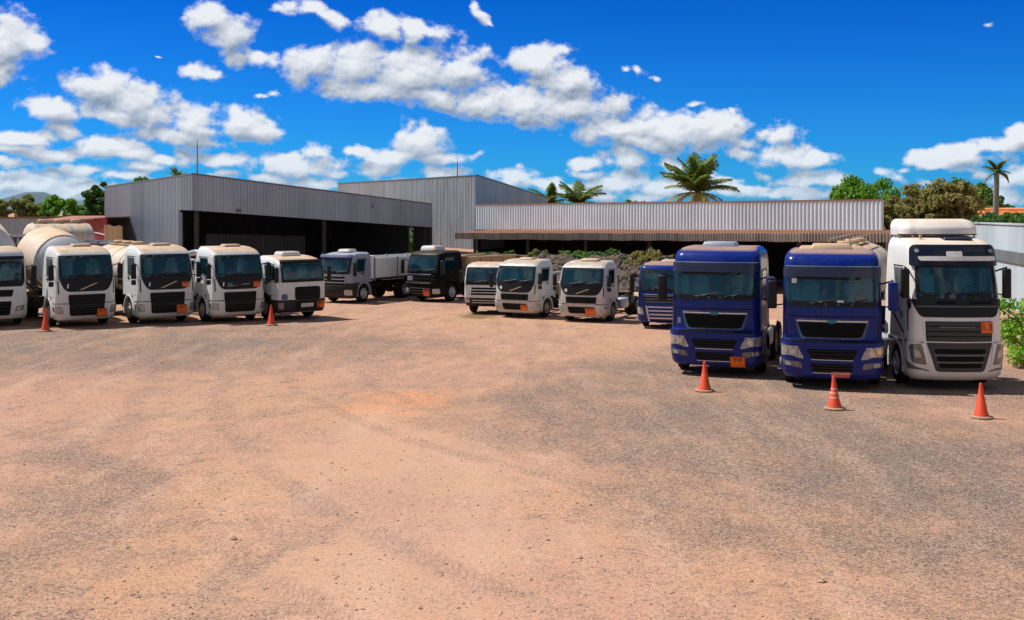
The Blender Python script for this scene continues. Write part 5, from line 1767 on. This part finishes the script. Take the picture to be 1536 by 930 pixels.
def tree(px, Y, topy, wpx, label, mat, group=None, name='tree', basey=None, clumps=46, per=110, leaf=.34, low=.28, sparse=0.0):
    x = gx(px, Y); ht = zz(topy, Y); wr = wpx / F * Y / 2
    t = tag(empty(name, (x, Y, 0)), label, 'tree', group)
    zb = ht * low
    cs = []
    limbs = []
    zc = (zb + ht) / 2; rz = (ht - zb) / 2
    for k in range(clumps):
        a = random.uniform(0, 2 * math.pi); cz = random.uniform(-1, 1)
        q = math.sqrt(1 - cz * cz * .85)
        r = random.uniform(.55, .95)
        p = (math.cos(a) * q * wr * r, math.sin(a) * q * wr * r, zc + cz * rz * r)
        cr = random.uniform(.16, .30) * min(wr, rz * 1.4)
        cs.append((*p, cr))
        if k % 5 == 0: limbs.append(p)
    o = build_leaves(leaf_cloud(cs, per, leaf, 1), 'crown', mat, t)
    m = MB()
    r0 = max(.12, ht * .022)
    m.tube([(0, 0, -.1), (.1, .05, zb * .5), (0, 0, zb), (0, 0, zc)], [r0 * 1.3, r0, r0 * .85, r0 * .4], 8)
    for p in limbs:
        s = Vector((0, 0, zb * random.uniform(.7, 1.1)))
        e = Vector(p); mid = s.lerp(e, .5) + Vector((0, 0, .1 * ht))
        m.tube([s, mid, e], [r0 * .5, r0 * .3, r0 * .08], 6)
    m.build('trunk', 'bark', t)
    return t

GL = 'trees behind the left wall'
tree(30, 100, 292, 70, 'pale olive bushy tree leftmost behind the far wall, below the distant hill', 'leaf_brownish', GL)
tree(72, 104, 301, 46, 'low green tree beside the pale olive one, just right of the distant hill', 'leaf_green', GL)
tree(90, 98, 289, 56, 'leafy bright green tree with ragged top above the red shed roof', 'leaf_bright', GL)
tree(122, 102, 298, 52, 'rounded mid green tree between the ragged tree and the dark tree', 'leaf_green', GL)
tree(147, 96, 268, 44, 'tall dark dense tree standing against the edge of the grey shed', 'leaf_dark', GL, clumps=60, per=130)
tree(0, 96, 293, 40, 'olive tree cut by the left edge of the photo', 'leaf_brownish', GL)
tree(-30, 99, 287, 60, 'green tree outside the left edge behind the far wall', 'leaf_green', GL)
GS = 'tree tops over the open shed'
tree(212, 112, 266, 48, 'green tree top showing above the sloping side of the open shed', 'leaf_bright', GS, low=.35)
tree(250, 110, 262, 36, 'dark tree top beside the shed mast, right of another tree top', 'leaf_dark', GS, low=.35)
GR = 'trees on the right'
tree(1300, 92, 264, 112, 'broad dense green tree rising above the right end of the white fascia', 'leaf_bright', GR, clumps=90, per=130, leaf=.32, low=.3)
tree(1262, 94, 283, 50, 'lower rounded bright green tree at the left of the broad tree', 'leaf_bright', GR, clumps=40)
tree(1408, 70, 264, 122, 'big ragged brownish tree thinning to bare twigs behind the white tractor roof', 'leaf_olive', GR, clumps=140, per=140, leaf=.30, low=.12)
tree(1350, 64, 290, 62, 'brown drying bush hanging at the end of the long shed', 'leaf_olive', GR, clumps=80, per=130, leaf=.24, low=.05)
tree(1385, 96, 278, 60, 'green tree filling the gap left of the big ragged brownish tree', 'leaf_green', GR, clumps=50)
tree(1438, 98, 274, 56, 'green tree close behind the right flank of the ragged brownish tree', 'leaf_bright', GR, clumps=46)
tree(1456, 90, 266, 92, 'green tree with open crown between the brownish tree and the slim palm', 'leaf_green', GR, clumps=70, leaf=.32)
tree(1486, 96, 290, 60, 'low dark green tree behind the tiled roof beside the slim palm', 'leaf_dark', GR, clumps=40)
tree(1532, 100, 304, 60, 'low green tree behind the tiled roof at the right edge', 'leaf_green', GR, clumps=36)
tree(950, 98, 292, 50, 'round green tree top above the middle of the white fascia', 'leaf_bright', None, clumps=40, per=120)

def palm(px, Y, crown_py, spread_px, label, fronds=20, seed=1, golden=4, base_z=0.0, leaf=.05, droop=1.0, tr=.14, el0=0.0):
    rnd = random.Random(seed)
    x = gx(px, Y); zc = zz(crown_py, Y); Rr = spread_px / F * Y / 2
    t = tag(empty('palm_tree', (x, Y, base_z)), label, 'palm tree')
    zc -= base_z
    m = MB()
    pts = [(math.sin(k / 8 * 1.2) * .25 - .2, 0, zc * k / 8) for k in range(9)]
    off = pts[-1][0]
    pts = [(p[0] - off, p[1], p[2]) for p in pts]
    m.tube(pts, [tr * (1.25 - .4 * k / 8) for k in range(9)], 10)
    m.build('trunk', 'palm_bark', t)
    def frond(mb, az, el, L, k):
        P = []
        for i in range(11):
            s = i / 10
            e = el - droop * 1.5 * s ** 1.5 * (1 - .35 * math.sin(max(el, 0)))
            if i == 0: p = Vector((0, 0, zc))
            else: p = P[-1] + Vector((math.cos(az) * math.cos(e), math.sin(az) * math.cos(e), math.sin(e))) * L / 10
            P.append(p)
        mb.tube(P, [.035 * (1 - .8 * i / 10) * L / 2 for i in range(11)], 5, False)
        nl = 34
        for i in range(2, nl):
            s = i / nl
            q = s * 10; i0 = min(9, int(q)); p = P[i0].lerp(P[i0 + 1], q - i0)
            d = (P[i0 + 1] - P[i0]).normalized()
            side = d.cross(Vector((0, 0, 1)))
            if side.length < .05: side = Vector((1, 0, 0))
            side.normalize()
            ll = L * .27 * math.sin(math.pi * min(1, .12 + s * .9)) ** .6
            for sg in (-1, 1):
                dirn = (side * sg + d * .8 + Vector((0, 0, -.35 - rnd.random() * .3))).normalized()
                e = p + dirn * ll * (0.8 + .3 * rnd.random())
                wv = d * leaf * L * .5
                midp = p.lerp(e, .5) + Vector((0, 0, .04 * L))
                mb.add([p - wv, p + wv, midp + wv * .9, e, midp - wv * .9], [(0, 1, 2, 4), (4, 2, 3)])
    for j in range(fronds):
        mbf = MB()
        el = rnd.uniform(el0, 1.5) if j >= golden else rnd.uniform(-.25, .2)
        frond(mbf, j * 2.399 + rnd.uniform(-.3, .3), el, Rr * rnd.uniform(.95, 1.25), j)
        build_leaves(mbf, 'frond', 'palm_gold' if j < golden else 'palm_green', t)
    return t
palm(1046, 90, 289, 116, 'large coconut palm with golden lower fronds above the white fascia', 40, 3, 7, leaf=.035, droop=.8, el0=.45)
palm(826, 112, 307, 74, 'bushy palm behind the sloping gable of the tall hall', 18, 5, 2)
palm(868, 112, 307, 88, 'wide bushy palm with low fronds right of the smaller gable palm', 22, 8, 2)
palm(1495, 62, 259, 44, 'slim tall palm with small crown in front of the tiled roof', 15, 11, 2, leaf=.07, tr=.16)
palm(264, 108, 266, 36, 'small palm top peeping over the open shed beside its mast', 12, 13, 1)

def bush(name, label, pts, mat, per=130, leaf=.1, cat='bush', group=None):
    x0 = sum(p[0] for p in pts) / len(pts); y0 = sum(p[1] for p in pts) / len(pts)
    t = tag(empty(name, (x0, y0, 0)), label, cat, group)
    o = build_leaves(leaf_cloud([(p[0] - x0, p[1] - y0, p[2], p[3]) for p in pts], per, leaf, 1), 'foliage', mat, t)
    m = MB()
    for p in pts[::2]:
        m.tube([((p[0] - x0) * .4, (p[1] - y0) * .4, 0), ((p[0] - x0) * .8, (p[1] - y0) * .8, p[2] * .6), (p[0] - x0, p[1] - y0, p[2])], [.04, .03, .012], 5)
    m.build('stem', 'bark', t)
    return t
# shrub beside the white tractor
pts = []
for k in range(70):
    a = random.random()
    pts.append((15.4 + random.uniform(-1.0, 1.9) + a * .5, 32.4 + random.uniform(-1.0, 2.0), random.uniform(.25, 1.85) * (1 - .12 * a), random.uniform(.32, .55)))
bush('shrub', 'lush bright green shrub at the right edge beside the white tractor', pts, 'leaf_lime', per=230, leaf=.13)
pts = []
for k in range(46):
    t = random.random()
    pts.append((gx(1462 + 150 * t, 58 - 14 * t), 58.6 - 14 * t, 4.0 + random.uniform(-.1, .18) + .15 * t, random.uniform(.2, .38)))
bush('climbing_hedge', 'green creeper growing along the top of the pale boundary wall', pts, 'leaf_dark', per=120, leaf=.16, cat='hedge')
for k, (p0, p1, lab, mt) in enumerate(((835, 880, 'green weeds growing on the rubble wall between the two middle white trucks', 'leaf_green'), (886, 935, 'green weeds on the rubble wall behind the bare truck chassis', 'leaf_dark'), (790, 832, 'olive weeds at the left end of the overgrown rubble wall', 'leaf_brownish'), (940, 985, 'dry brown creeper on the rubble wall left of the low blue truck', 'leaf_olive'), (700, 780, 'dark weeds on the rubble wall behind the small boxy truck', 'leaf_dark'))):
    pts = []
    for q in range(60):
        px = p0 + (p1 - p0) * min(1, max(0, random.gauss(.5, .28))); f = (px - 648) / 364
        Y = 75.5 - 14 * f
        dz = random.random() ** 1.5 * 1.5
        topz = 1.6 + .5 * f
        pts.append((gx(px, Y), Y - .30 - dz * .95, topz - dz + random.uniform(-.05, .2) * (dz < .5), random.uniform(.12, .30)))
    bush('weeds', lab, pts, mt, per=46, leaf=.15, cat='weeds', group='weeds on the rubble wall')
for px, lab in ((622, 'sunlit green plant seen through the gap at the back of the open shed'),):
    pts = []
    Y = 92 if px > 600 else 99
    for q in range(26):
        pts.append((gx(px + random.uniform(-11, 11), Y), Y + random.uniform(-.6, .6), random.uniform(1.0, 4.2), random.uniform(.3, .6)))
    bush('garden_plant', lab, pts, 'leaf_bright', per=70, leaf=.25, cat='plant')

# ------------------------------------------------------------------ right boundary wall and tiled house
wP = Vector((gx(1445, 60), 60)); wQ = Vector((gx(1640, 42), 42))
bw = tag(empty('boundary_wall', (0, 0, 0)), 'pale blue grey rendered boundary wall with a dark band behind the white tractor', 'wall')
zt = 3.85
m = MB(); wall_line(m, wP, wQ, (0, zt), (0, zt), .2); m.build('render', 'boundary_wall', bw)
m = MB(); wall_line(m, wP + Vector((-.15, 0)), wQ + Vector((-.15, 0)), (2.25, 2.75), (2.05, 2.55), .06); m.build('painted_band', 'wall_band', bw)
m = MB(); wall_line(m, wP, wQ, (zt, zt + .08), (zt, zt + .08), .3); m.build('coping', 'boundary_wall', bw)
def house():
    t = tag(empty('tiled_house', (0, 0, 0)), 'house with orange clay tile roof beyond the pale boundary wall', 'house')
    a = Vector((gx(1436, 82), 82)); b = Vector((gx(1620, 74), 74))
    bk = Vector((.1, 1)).normalized()
    m = MB(); prism(m, [tuple(a), tuple(b), tuple(b + bk * 7), tuple(a + bk * 7)], 0, 3.3); m.build('wall', 'house_wall', t)
    m = MB()
    f0, f1 = a - bk * .6 - Vector((.6, 0)), b - bk * .6 + Vector((.6, 0))
    r0, r1 = a + bk * 3.5 - Vector((.2, 0)), b + bk * 3.5
    N = 260; rows = 16
    vs = []
    for k in range(rows * 2):
        row, e = divmod(k, 2)
        tt = (row + e) / rows
        lift = .0 if e else .05
        for i in range(N + 1):
            s = i / N
            p = (f0 + (f1 - f0) * s).lerp(r0 + (r1 - r0) * s, tt)
            z = 3.35 + 1.15 * tt + .06 * abs(math.sin(s * math.pi * 55)) + lift
            vs.append((p.x, p.y, z))
    fs = [(k * (N + 1) + i, k * (N + 1) + i + 1, (k + 1) * (N + 1) + i + 1, (k + 1) * (N + 1) + i) for k in range(rows * 2 - 1) for i in range(N)]
    o = len(vs)
    vs += [(r0.x, r0.y, 4.5), (r1.x, r1.y, 4.5), ((b + bk * 7.6).x, (b + bk * 7.6).y, 3.3), ((a + bk * 7.6).x, (a + bk * 7.6).y, 3.3)]
    fs.append((o, o + 1, o + 2, o + 3))
    m.add(vs, fs)
    m.build('roof', 'roof_tiles', t, sharp=30)
    m = MB(); m.tube([(r0.x, r0.y, 4.58), (r1.x, r1.y, 4.58)], .13, 8); m.build('ridge', 'roof_tiles', t)
house()

# ------------------------------------------------------------------ left background: wall, red store, board fence, tank, skips
lw = tag(empty('far_wall', (0, 0, 0)), 'pale grey rendered wall in the distance behind the parked tank at the far left', 'wall')
a, b = Vector((gx(-160, 84), 84)), Vector((gx(140, 92), 92))
m = MB(); wall_line(m, a, b, (0, zz(328.5, 84)), (0, zz(327, 92)), .2); m.build('render', 'far_wall', lw)
m = MB(); wall_line(m, a, b, (zz(328.5, 84), zz(328.5, 84) + .12), (zz(327, 92), zz(327, 92) + .12), .3); m.build('coping', 'awning_brown', lw)
rs = tag(empty('red_store', (0, 0, 0)), 'red painted sheet store with flat reddish roof beside the grey shed', 'store shed')
a, b = Vector((gx(123, 76), 76)), Vector((gx(160, 70), 70)); bk = Vector((-.25, 1)).normalized()
c0 = Vector((gx(92, 84), 84))
m = MB(); sheet(m, a, b, (0, zz(331, 76)), (0, zz(327.5, 70)), .3, .05); sheet(m, c0, a, (0, zz(332, 84)), (0, zz(331, 76)), .3, .05); m.build('wall', 'red_sheet', rs, sharp=20)
m = MB(); prism(m, [(c0.x - 1.2, c0.y - .6), (a.x - .3, a.y - .6), (b.x + .1, b.y - .5), (b.x - .6, b.y + 13), (c0.x - 1.5, c0.y + 6)], [zz(331, 84), zz(330, 76), zz(327, 70), zz(325, 83) , zz(325.5, 90)], [zz(329.8, 84), zz(328.6, 76), zz(325.6, 70), zz(323, 83), zz(323.8, 90)]); m.build('roof', 'red_roof', rs)
m = MB(); wall_line(m, a - Vector((0, .15)), b - Vector((0, .15)), (zz(344, 76), zz(343, 76)), (zz(353, 70), zz(352, 70)), .05); m.build('gutter_pipe', 'white_mark', rs)
bf = tag(empty('board_fence', (0, 0, 0)), 'weathered brown board fence between the red store and the grey shed wall', 'fence')
a, b = Vector((gx(157, 69), 69)), Vector((gx(184, 67.5), 67.5))
m = MB()
for k in range(9):
    p0 = lerp2(a, b, k / 9 + .006); p1 = lerp2(a, b, (k + 1) / 9 - .006)
    h_ = zz(337 + random.uniform(-1, 1.5) + k * .3, 68)
    wall_line(m, p0, p1, (0, h_), (0, h_ - .02), .04)
m.build('board', 'boards', bf)
m = MB(); wall_line(m, a + Vector((0, .08)), b + Vector((0, .08)), (1.0, 1.12), (1.0, 1.12), .06); wall_line(m, a + Vector((0, .08)), b + Vector((0, .08)), (2.6, 2.72), (2.6, 2.72), .06); m.build('rail', 'boards', bf)

def skip(px, Y, w_, d, h_, rz, label, z0=0.35, mat='deep_blue_steel'):
    t = tag(empty('blue_skip', (gx(px, Y), Y, 0), rz), label, 'dumper body')
    m = MB()
    def trap(s, z0_, z1_, k0, k1):
        v = [(-w_ / 2 * k0 * s, -d / 2 * k0 * s, z0_), (w_ / 2 * k0 * s, -d / 2 * k0 * s, z0_), (w_ / 2 * k0 * s, d / 2 * k0 * s, z0_), (-w_ / 2 * k0 * s, d / 2 * k0 * s, z0_),
             (-w_ / 2 * k1 * s, -d / 2 * k1 * s, z1_), (w_ / 2 * k1 * s, -d / 2 * k1 * s, z1_), (w_ / 2 * k1 * s, d / 2 * k1 * s, z1_), (-w_ / 2 * k1 * s, d / 2 * k1 * s, z1_)]
        return v
    m.add(trap(1, z0, h_, .8, 1), [(0, 1, 2, 3), (0, 1, 5, 4), (1, 2, 6, 5), (2, 3, 7, 6), (3, 0, 4, 7)])
    m.add(trap(.95, z0 + .06, h_, .8, 1), [(0, 1, 2, 3), (0, 1, 5, 4), (1, 2, 6, 5), (2, 3, 7, 6), (3, 0, 4, 7)])
    m.build('shell', mat, t)
    m = MB()
    for sg in (-1, 1):
        m.box((0, sg * d / 2, h_), (w_ + .1, .1, .1)); m.box((sg * w_ / 2, 0, h_), (.1, d + .1, .1))
        for k in (-.3, 0, .3):
            m.box((k * w_, sg * (d / 2 + .02) * .93, (h_ + z0) / 2), (.1, .1, h_ - z0))
    m.build('rim', 'dull_silver', t)
    m = MB()
    for sx in (-.3, .3):
        for sy in (-.3, .3):
            m.box((sx * w_, sy * d, z0 / 2), (.2, .2, z0))
    m.build('foot', 'chassis_paint', t)
skip(140, 58, 3.2, 2.2, 2.9, -.5, 'dark blue steel dumper body with pale rim below the red store', .4)
skip(40, 55, 1.6, 2.2, 3.3, .5, 'dark blue steel dumper body between the leftmost truck and the mixer', .4)

tt = tag(empty('tank_trailer', (gx(38, 62), 62, 0), math.radians(64)), 'dusty beige tank trailer parked in front of the distant pale wall', 'tank trailer')
b_tank(tt, None, 0, 3.6, 2.9, 1.1, .92, 'drum_white', False)
tt.rotation_euler.z = math.radians(-50)
m = MB(); m.box((-.4, 2.3, 1.2), (.1, 3.4, .25)); m.box((.4, 2.3, 1.2), (.1, 3.4, .25)); m.build('chassis', 'chassis_paint', tt)
for yy in (2.0, 3.2):
    for sg in (-1, 1): wheel(tt, sg * 1.15, yy, .5, .26, True, 'rim_paint', False)
m = MB(); m.box((-.6, .9, .6), (.12, .12, 1.2)); m.box((.6, .9, .6), (.12, .12, 1.2)); m.build('landing_leg', 'chassis_paint', tt)

# ------------------------------------------------------------------ the parked vehicles
GLT = 'white trucks in the left row'
build_truck('mixer_truck', 'white mixer truck cut by the left photo edge, dark visor over its windscreen', -7, 480, .30, 33, EDGE, 1.0, GLT)
c = variant(VM, placards=[(.55, .56, dict(w_=.38, h_=.30, off=.062))], body=[('drum', 2.9, 7.9, 2.3, 2.7, 1.25)])
build_truck('mixer_truck', 'white mixer truck with fat beige drum and an orange plate low on its grille', 131, 479, .30, 36, c, 1.0, GLT)
c = variant(VM, placards=[(.72, 1.56, dict(w_=.30, h_=.22, off=.02)), (.55, .60, dict(w_=.42, h_=.34, off=.062))], body=[('tank', 2.6, 8.0, 2.02, 1.1, .98, 'drum_white', False)])
build_truck('tanker_truck', 'white truck with two orange plates and a pale tan tank, beside the fat drum mixer', 252, 475, .30, 35, c, 1.0, GLT)
c = variant(VM, placards=[(.72, 1.56, dict(w_=.30, h_=.24, off=.02))], body=[('gear', 2.5, 7.6, 2.5)])
c['patches'] = [p for p in VM['patches'] if p[0] != 'badge_bar'] + [('badge_bar', 'tan_mark', [(-.55, 1.50), (.40, 1.58), (.40, 1.61), (-.55, 1.53)], .01, .019, .006), ('badge_mark', 'teal_badge', [(-.56, 1.56), (-.34, 1.58), (-.32, 1.66), (-.54, 1.64)], .02, .019, .006)]
build_truck('flatback_truck', 'white truck without drum, one orange plate under its windscreen, behind the second cone', 361, 473, .30, 36, c, .98, GLT)
build_truck('flatback_truck', 'white truck with dark navy lower bumper at the right end of the left row', 456, 468, .34, 40, CARGO5, .97, GLT)
GM = 'trucks parked before the sheds'
build_truck('dropside_truck', 'blue grey truck with long silver dropside body in the dark shed bay', 499, 447, .30, -30, SILVER, .86, GM)
build_truck('dump_truck', 'black tipper truck with chrome strips and dusty brown dump body', 630, 445, .30, -34, BLACKT, .88, GM)
build_truck('flatback_truck', 'small boxy white truck with dark bumper, left of the two middle white trucks', 728, 458, .45, -14, BOXY, .90, GM)
c = variant(VM_SPLIT, placards=[(.52, .60, dict(w_=.36, h_=.30, off=.045))], body=[('gear', 2.5, 7.6, 1.9)])
build_truck('flatback_truck', 'dusty white truck with white badge disc and no chassis showing, beside the small boxy truck', 771, 469, .30, -28, c, .785, GM, wide=1.13)
c = variant(VM_SPLIT, placards=[(.44, .58, dict(w_=.46, h_=.34, off=.045))], body=[('tractor', 2.5, 8.0)])
c['roof'] = [('roof_hatch', 'dusty_tan', (.1, 1.3, 3.16), (.85, .7, .12), .04)]
build_truck('tractor_truck', 'dusty white truck with bare chassis and tan roof hatch, in front of the weeds', 871, 475, .30, -23, c, .79, GM, wide=1.13)
c = variant(MAN_LOW, placards=[(.62, .66, dict(w_=.46, h_=.36, off=.045))])
build_truck('tractor_truck', 'low blue truck with silver lower grille half hidden behind a tall blue truck', 996, 484, .30, -16, c, .88, GM)
GB = 'big tractor trucks on the right'
c = variant(MAN, placards=[(.62, .44, dict(w_=.40, h_=.30, off=.05))])
build_truck('tractor_truck', 'tall glossy blue truck with an orange plate on its bumper and blue roof hatch', 1071, 549, .30, -19, c, 1.0, GB)
c = variant(MAN)
c['patches'] = MAN['patches'] + [('number_plate', 'number_plate', [(-.02, .355), (.42, .355), (.42, .475), (-.02, .475)], .01, .05, .02), ('amber_lens', 'amber_lens', [(1.02, .90), (1.24, .92), (1.25, 1.06), (1.04, 1.04)], .02, .042, .01),
    ('windscreen_sticker', 'white_mark', [(-.98, 2.66), (-.86, 2.66), (-.86, 2.78), (-.98, 2.78)], .01, .022, .006), ('windscreen_sticker', 'white_mark', [(.12, 2.20), (.28, 2.20), (.28, 2.25), (.12, 2.25)], .02, .022, .006), ('windscreen_sticker', 'grey_trim', [(.58, 2.26), (.76, 2.26), (.76, 2.36), (.58, 2.36)], .01, .022, .006)]
c['roof'] = [('roof_hatch', 'dusty_tan', (0, 1.55, 3.56), (1.05, .85, .16), .05), ('roof_fairing', 'dusty_tan', (0, 1.8, 3.52), (1.7, .8, .1), .04)]
c['patches'] = [p for p in c['patches'] if p[0] != 'front_number']
build_truck('tractor_truck', 'tall glossy blue truck with a red number plate and tan roof hatch', 1248, 568, .30, -15, c, 1.0, GB)
fh = build_truck('tractor_truck', 'tall cream tractor truck with roof deflector and dark visor at the right', 1441, 571, .28, -2, FH, 1.0, GB)
def deflector(root):
    m = MB()
    lv = [(3.86, .0), (4.0, .03), (4.14, .16), (4.24, .34), (4.28, .55)]
    S2 = Surf([(3.86, 1.30, 1.0, .30, .10), (4.02, 1.32, 1.0, .30, .10), (4.16, 1.42, .97, .32, .10), (4.24, 1.56, .92, .36, .08), (4.28, 1.78, .85, .38, .06)], 2.5)
    ss = [-1.9 + 3.8 * i / 60 for i in range(61)]
    zs = [3.86 + .42 * i / 12 for i in range(13)]
    grid_shell(m, S2, ss, zs, lambda s, z: True)
    top = [S2.P(s, 4.28) for s in ss]; m.add(top, [tuple(range(len(top)))])
    bot = [S2.P(s, 3.86) for s in ss]; m.add(bot, [tuple(range(len(bot)))])
    d = m.build('roof_deflector', 'cream_paint', root, sharp=40)
    m = MB()
    patch(m, S2, [(-.68, 3.9), (-.665, 3.9), (-.70, 4.22), (-.715, 4.22)], 0, .004, .01)
    patch(m, S2, [(-1.3, 3.865), (1.3, 3.865), (1.3, 3.89), (-1.3, 3.89)], 0, .006, .01)
    m.build('deflector_gap', 'grille_black', d)
    for s_ in (-1.15, -.72, .9):
        m = MB(); p = S2.P(s_, 3.86); m.tube([(p.x, p.y + .05, 3.78), (p.x, p.y + .05, 3.9)], .03, 6); m.build('deflector_mount', 'tan_mark', root)
    m = MB(); m.tube([(-.62, 1.15, 3.74), (-.62, 1.15, 3.9)], .035, 8); m.build('roof_horn', 'tan_mark', root)
deflector(fh)
S_ = Surf(FH['levels'], FH['yr'])
def door_logo(root):
    for mt, pl in (('slate_mark', [(-2.42, 1.98), (-2.24, 1.98), (-2.20, 2.14), (-2.38, 2.14)]), ('slate_mark', [(-2.20, 1.92), (-2.12, 1.92), (-2.08, 2.10), (-2.16, 2.10)]), ('slate_mark', [(-2.08, 1.88), (-1.98, 1.88), (-1.96, 2.02), (-2.06, 2.02)]),
                   ('green_mark', [(-1.95, 1.76), (-1.76, 1.76), (-1.74, 1.92), (-1.93, 1.92)]), ('orange_mark', [(-2.16, 2.16), (-2.04, 2.12), (-2.04, 2.22), (-2.16, 2.28)])):
        m = MB(); patch(m, S_, pl, .02, .014, .006); m.build('door_emblem', mt, root)
    m = MB(); patch(m, S_, [(-2.68, 1.86), (-2.62, 1.90), (-1.62, 1.40), (-1.66, 1.36)], .01, .016, .01); m.build('door_trim', 'black_plastic', root)
door_logo(fh)

# tank trailer coupled behind the second tall blue truck
t2 = tag(empty('tank_trailer', (9.55, 33.4, 0), math.radians(-22)), 'cream tank trailer between the tall blue truck and the cream tractor', 'tank trailer')
b_tank(t2, None, 0, 9.5, 2.35, 1.12, 1.0, 'drum_white')
m = MB(); m.box((-.4, 4.8, 1.15), (.1, 9, .25)); m.box((.4, 4.8, 1.15), (.1, 9, .25)); m.build('chassis', 'chassis_paint', t2)
for yy in (6.4, 7.6, 8.8):
    for sg in (-1, 1): wheel(t2, sg * 1.15, yy, .5, .26, True, 'rim_paint', False)
m = MB(); m.box((-.6, 3.0, .6), (.12, .12, 1.2)); m.box((.6, 3.0, .6), (.12, .12, 1.2)); m.build('landing_leg', 'chassis_paint', t2)

# ------------------------------------------------------------------ traffic cones
def cone(px, py, h, label, mat='cone_plain', lean=(0, 0), rz=0):
    Y = gy(py); t = tag(empty('traffic_cone', (gx(px, Y), Y, 0), rz), label, 'traffic cone', 'orange traffic cones')
    m = MB()
    prof = [(.045, .165), (.06, .158), (h * .18, .138), (h * .20, .128), (h * .55, .082), (h * .56, .076), (h * .93, .036), (h * .985, .03), (h, .022), (h, .001)]
    M = Matrix.Rotation(lean[0], 3, 'X') @ Matrix.Rotation(lean[1], 3, 'Y')
    m.lathe(prof, (0, 0, 0), 'z', 24, M=M)
    m.build('cone_body', mat, t)
    m = MB()
    m.lathe([(0.004, .001), (.004, .235), (.028, .245), (.05, .225), (.055, .15)], (0, 0, 0), 'z', 24)
    m.build('cone_base', 'cone_base_rubber', t)
cone(68, 497, .86, 'dull red cone in front of the gap left of the fat drum mixer', lean=(0, .03))
cone(407, 488, .80, 'dull red cone before the plateless gap at the dark bumpered truck', lean=(0, -.02), rz=1)
cone(1057, 587, .75, 'clean orange cone in front of the blue truck with the orange plate', lean=(.02, .03), rz=2)
cone(1252, 614, .76, 'orange cone with faded pale bands before the red number plate', 'cone_banded', lean=(0, .03), rz=3)
cone(1472, 627, .76, 'bright orange cone in front of the cream tractor truck', lean=(.02, -.02), rz=4)

# ------------------------------------------------------------------ loose stones on the yard
def stones():
    mb = MB()
    ico = [(0, 0, 1), (.9, 0, .2), (.3, .85, .25), (-.75, .5, .2), (-.7, -.55, .25), (.3, -.85, .2), (0, 0, -.5)]
    fcs = [(0, 1, 2), (0, 2, 3), (0, 3, 4), (0, 4, 5), (0, 5, 1), (6, 2, 1), (6, 3, 2), (6, 4, 3), (6, 5, 4), (6, 1, 5)]
    for k in range(2200):
        py = 930 - 430 * random.random() ** 1.0
        px = random.uniform(-20, 1556)
        Y = gy(py); X = gx(px, Y)
        s = random.choice((.008, .01, .012, .015, .02)) * (1 + .5 * random.random())
        if random.random() < .008: s *= 2.2
        a = random.uniform(0, 6.28); ca, sa_ = math.cos(a), math.sin(a)
        sx, sy, sz = s * random.uniform(.8, 1.6), s * random.uniform(.7, 1.2), s * random.uniform(.5, .9)
        mb.add([(X + (p[0] * sx) * ca - p[1] * sy * sa_, Y + p[0] * sx * sa_ + p[1] * sy * ca, p[2] * sz + .1 * sz) for p in ico], fcs)
    o = mb.build('gravel', 'stone_grit', sharp=None)
    o['kind'] = 'stuff'; o['label'] = 'loose stones scattered over the reddish dirt yard'; o['category'] = 'gravel'
plain('stone_grit', (0.36, 0.225, 0.165), 0.9, vary=.5, scale=3)
stones()
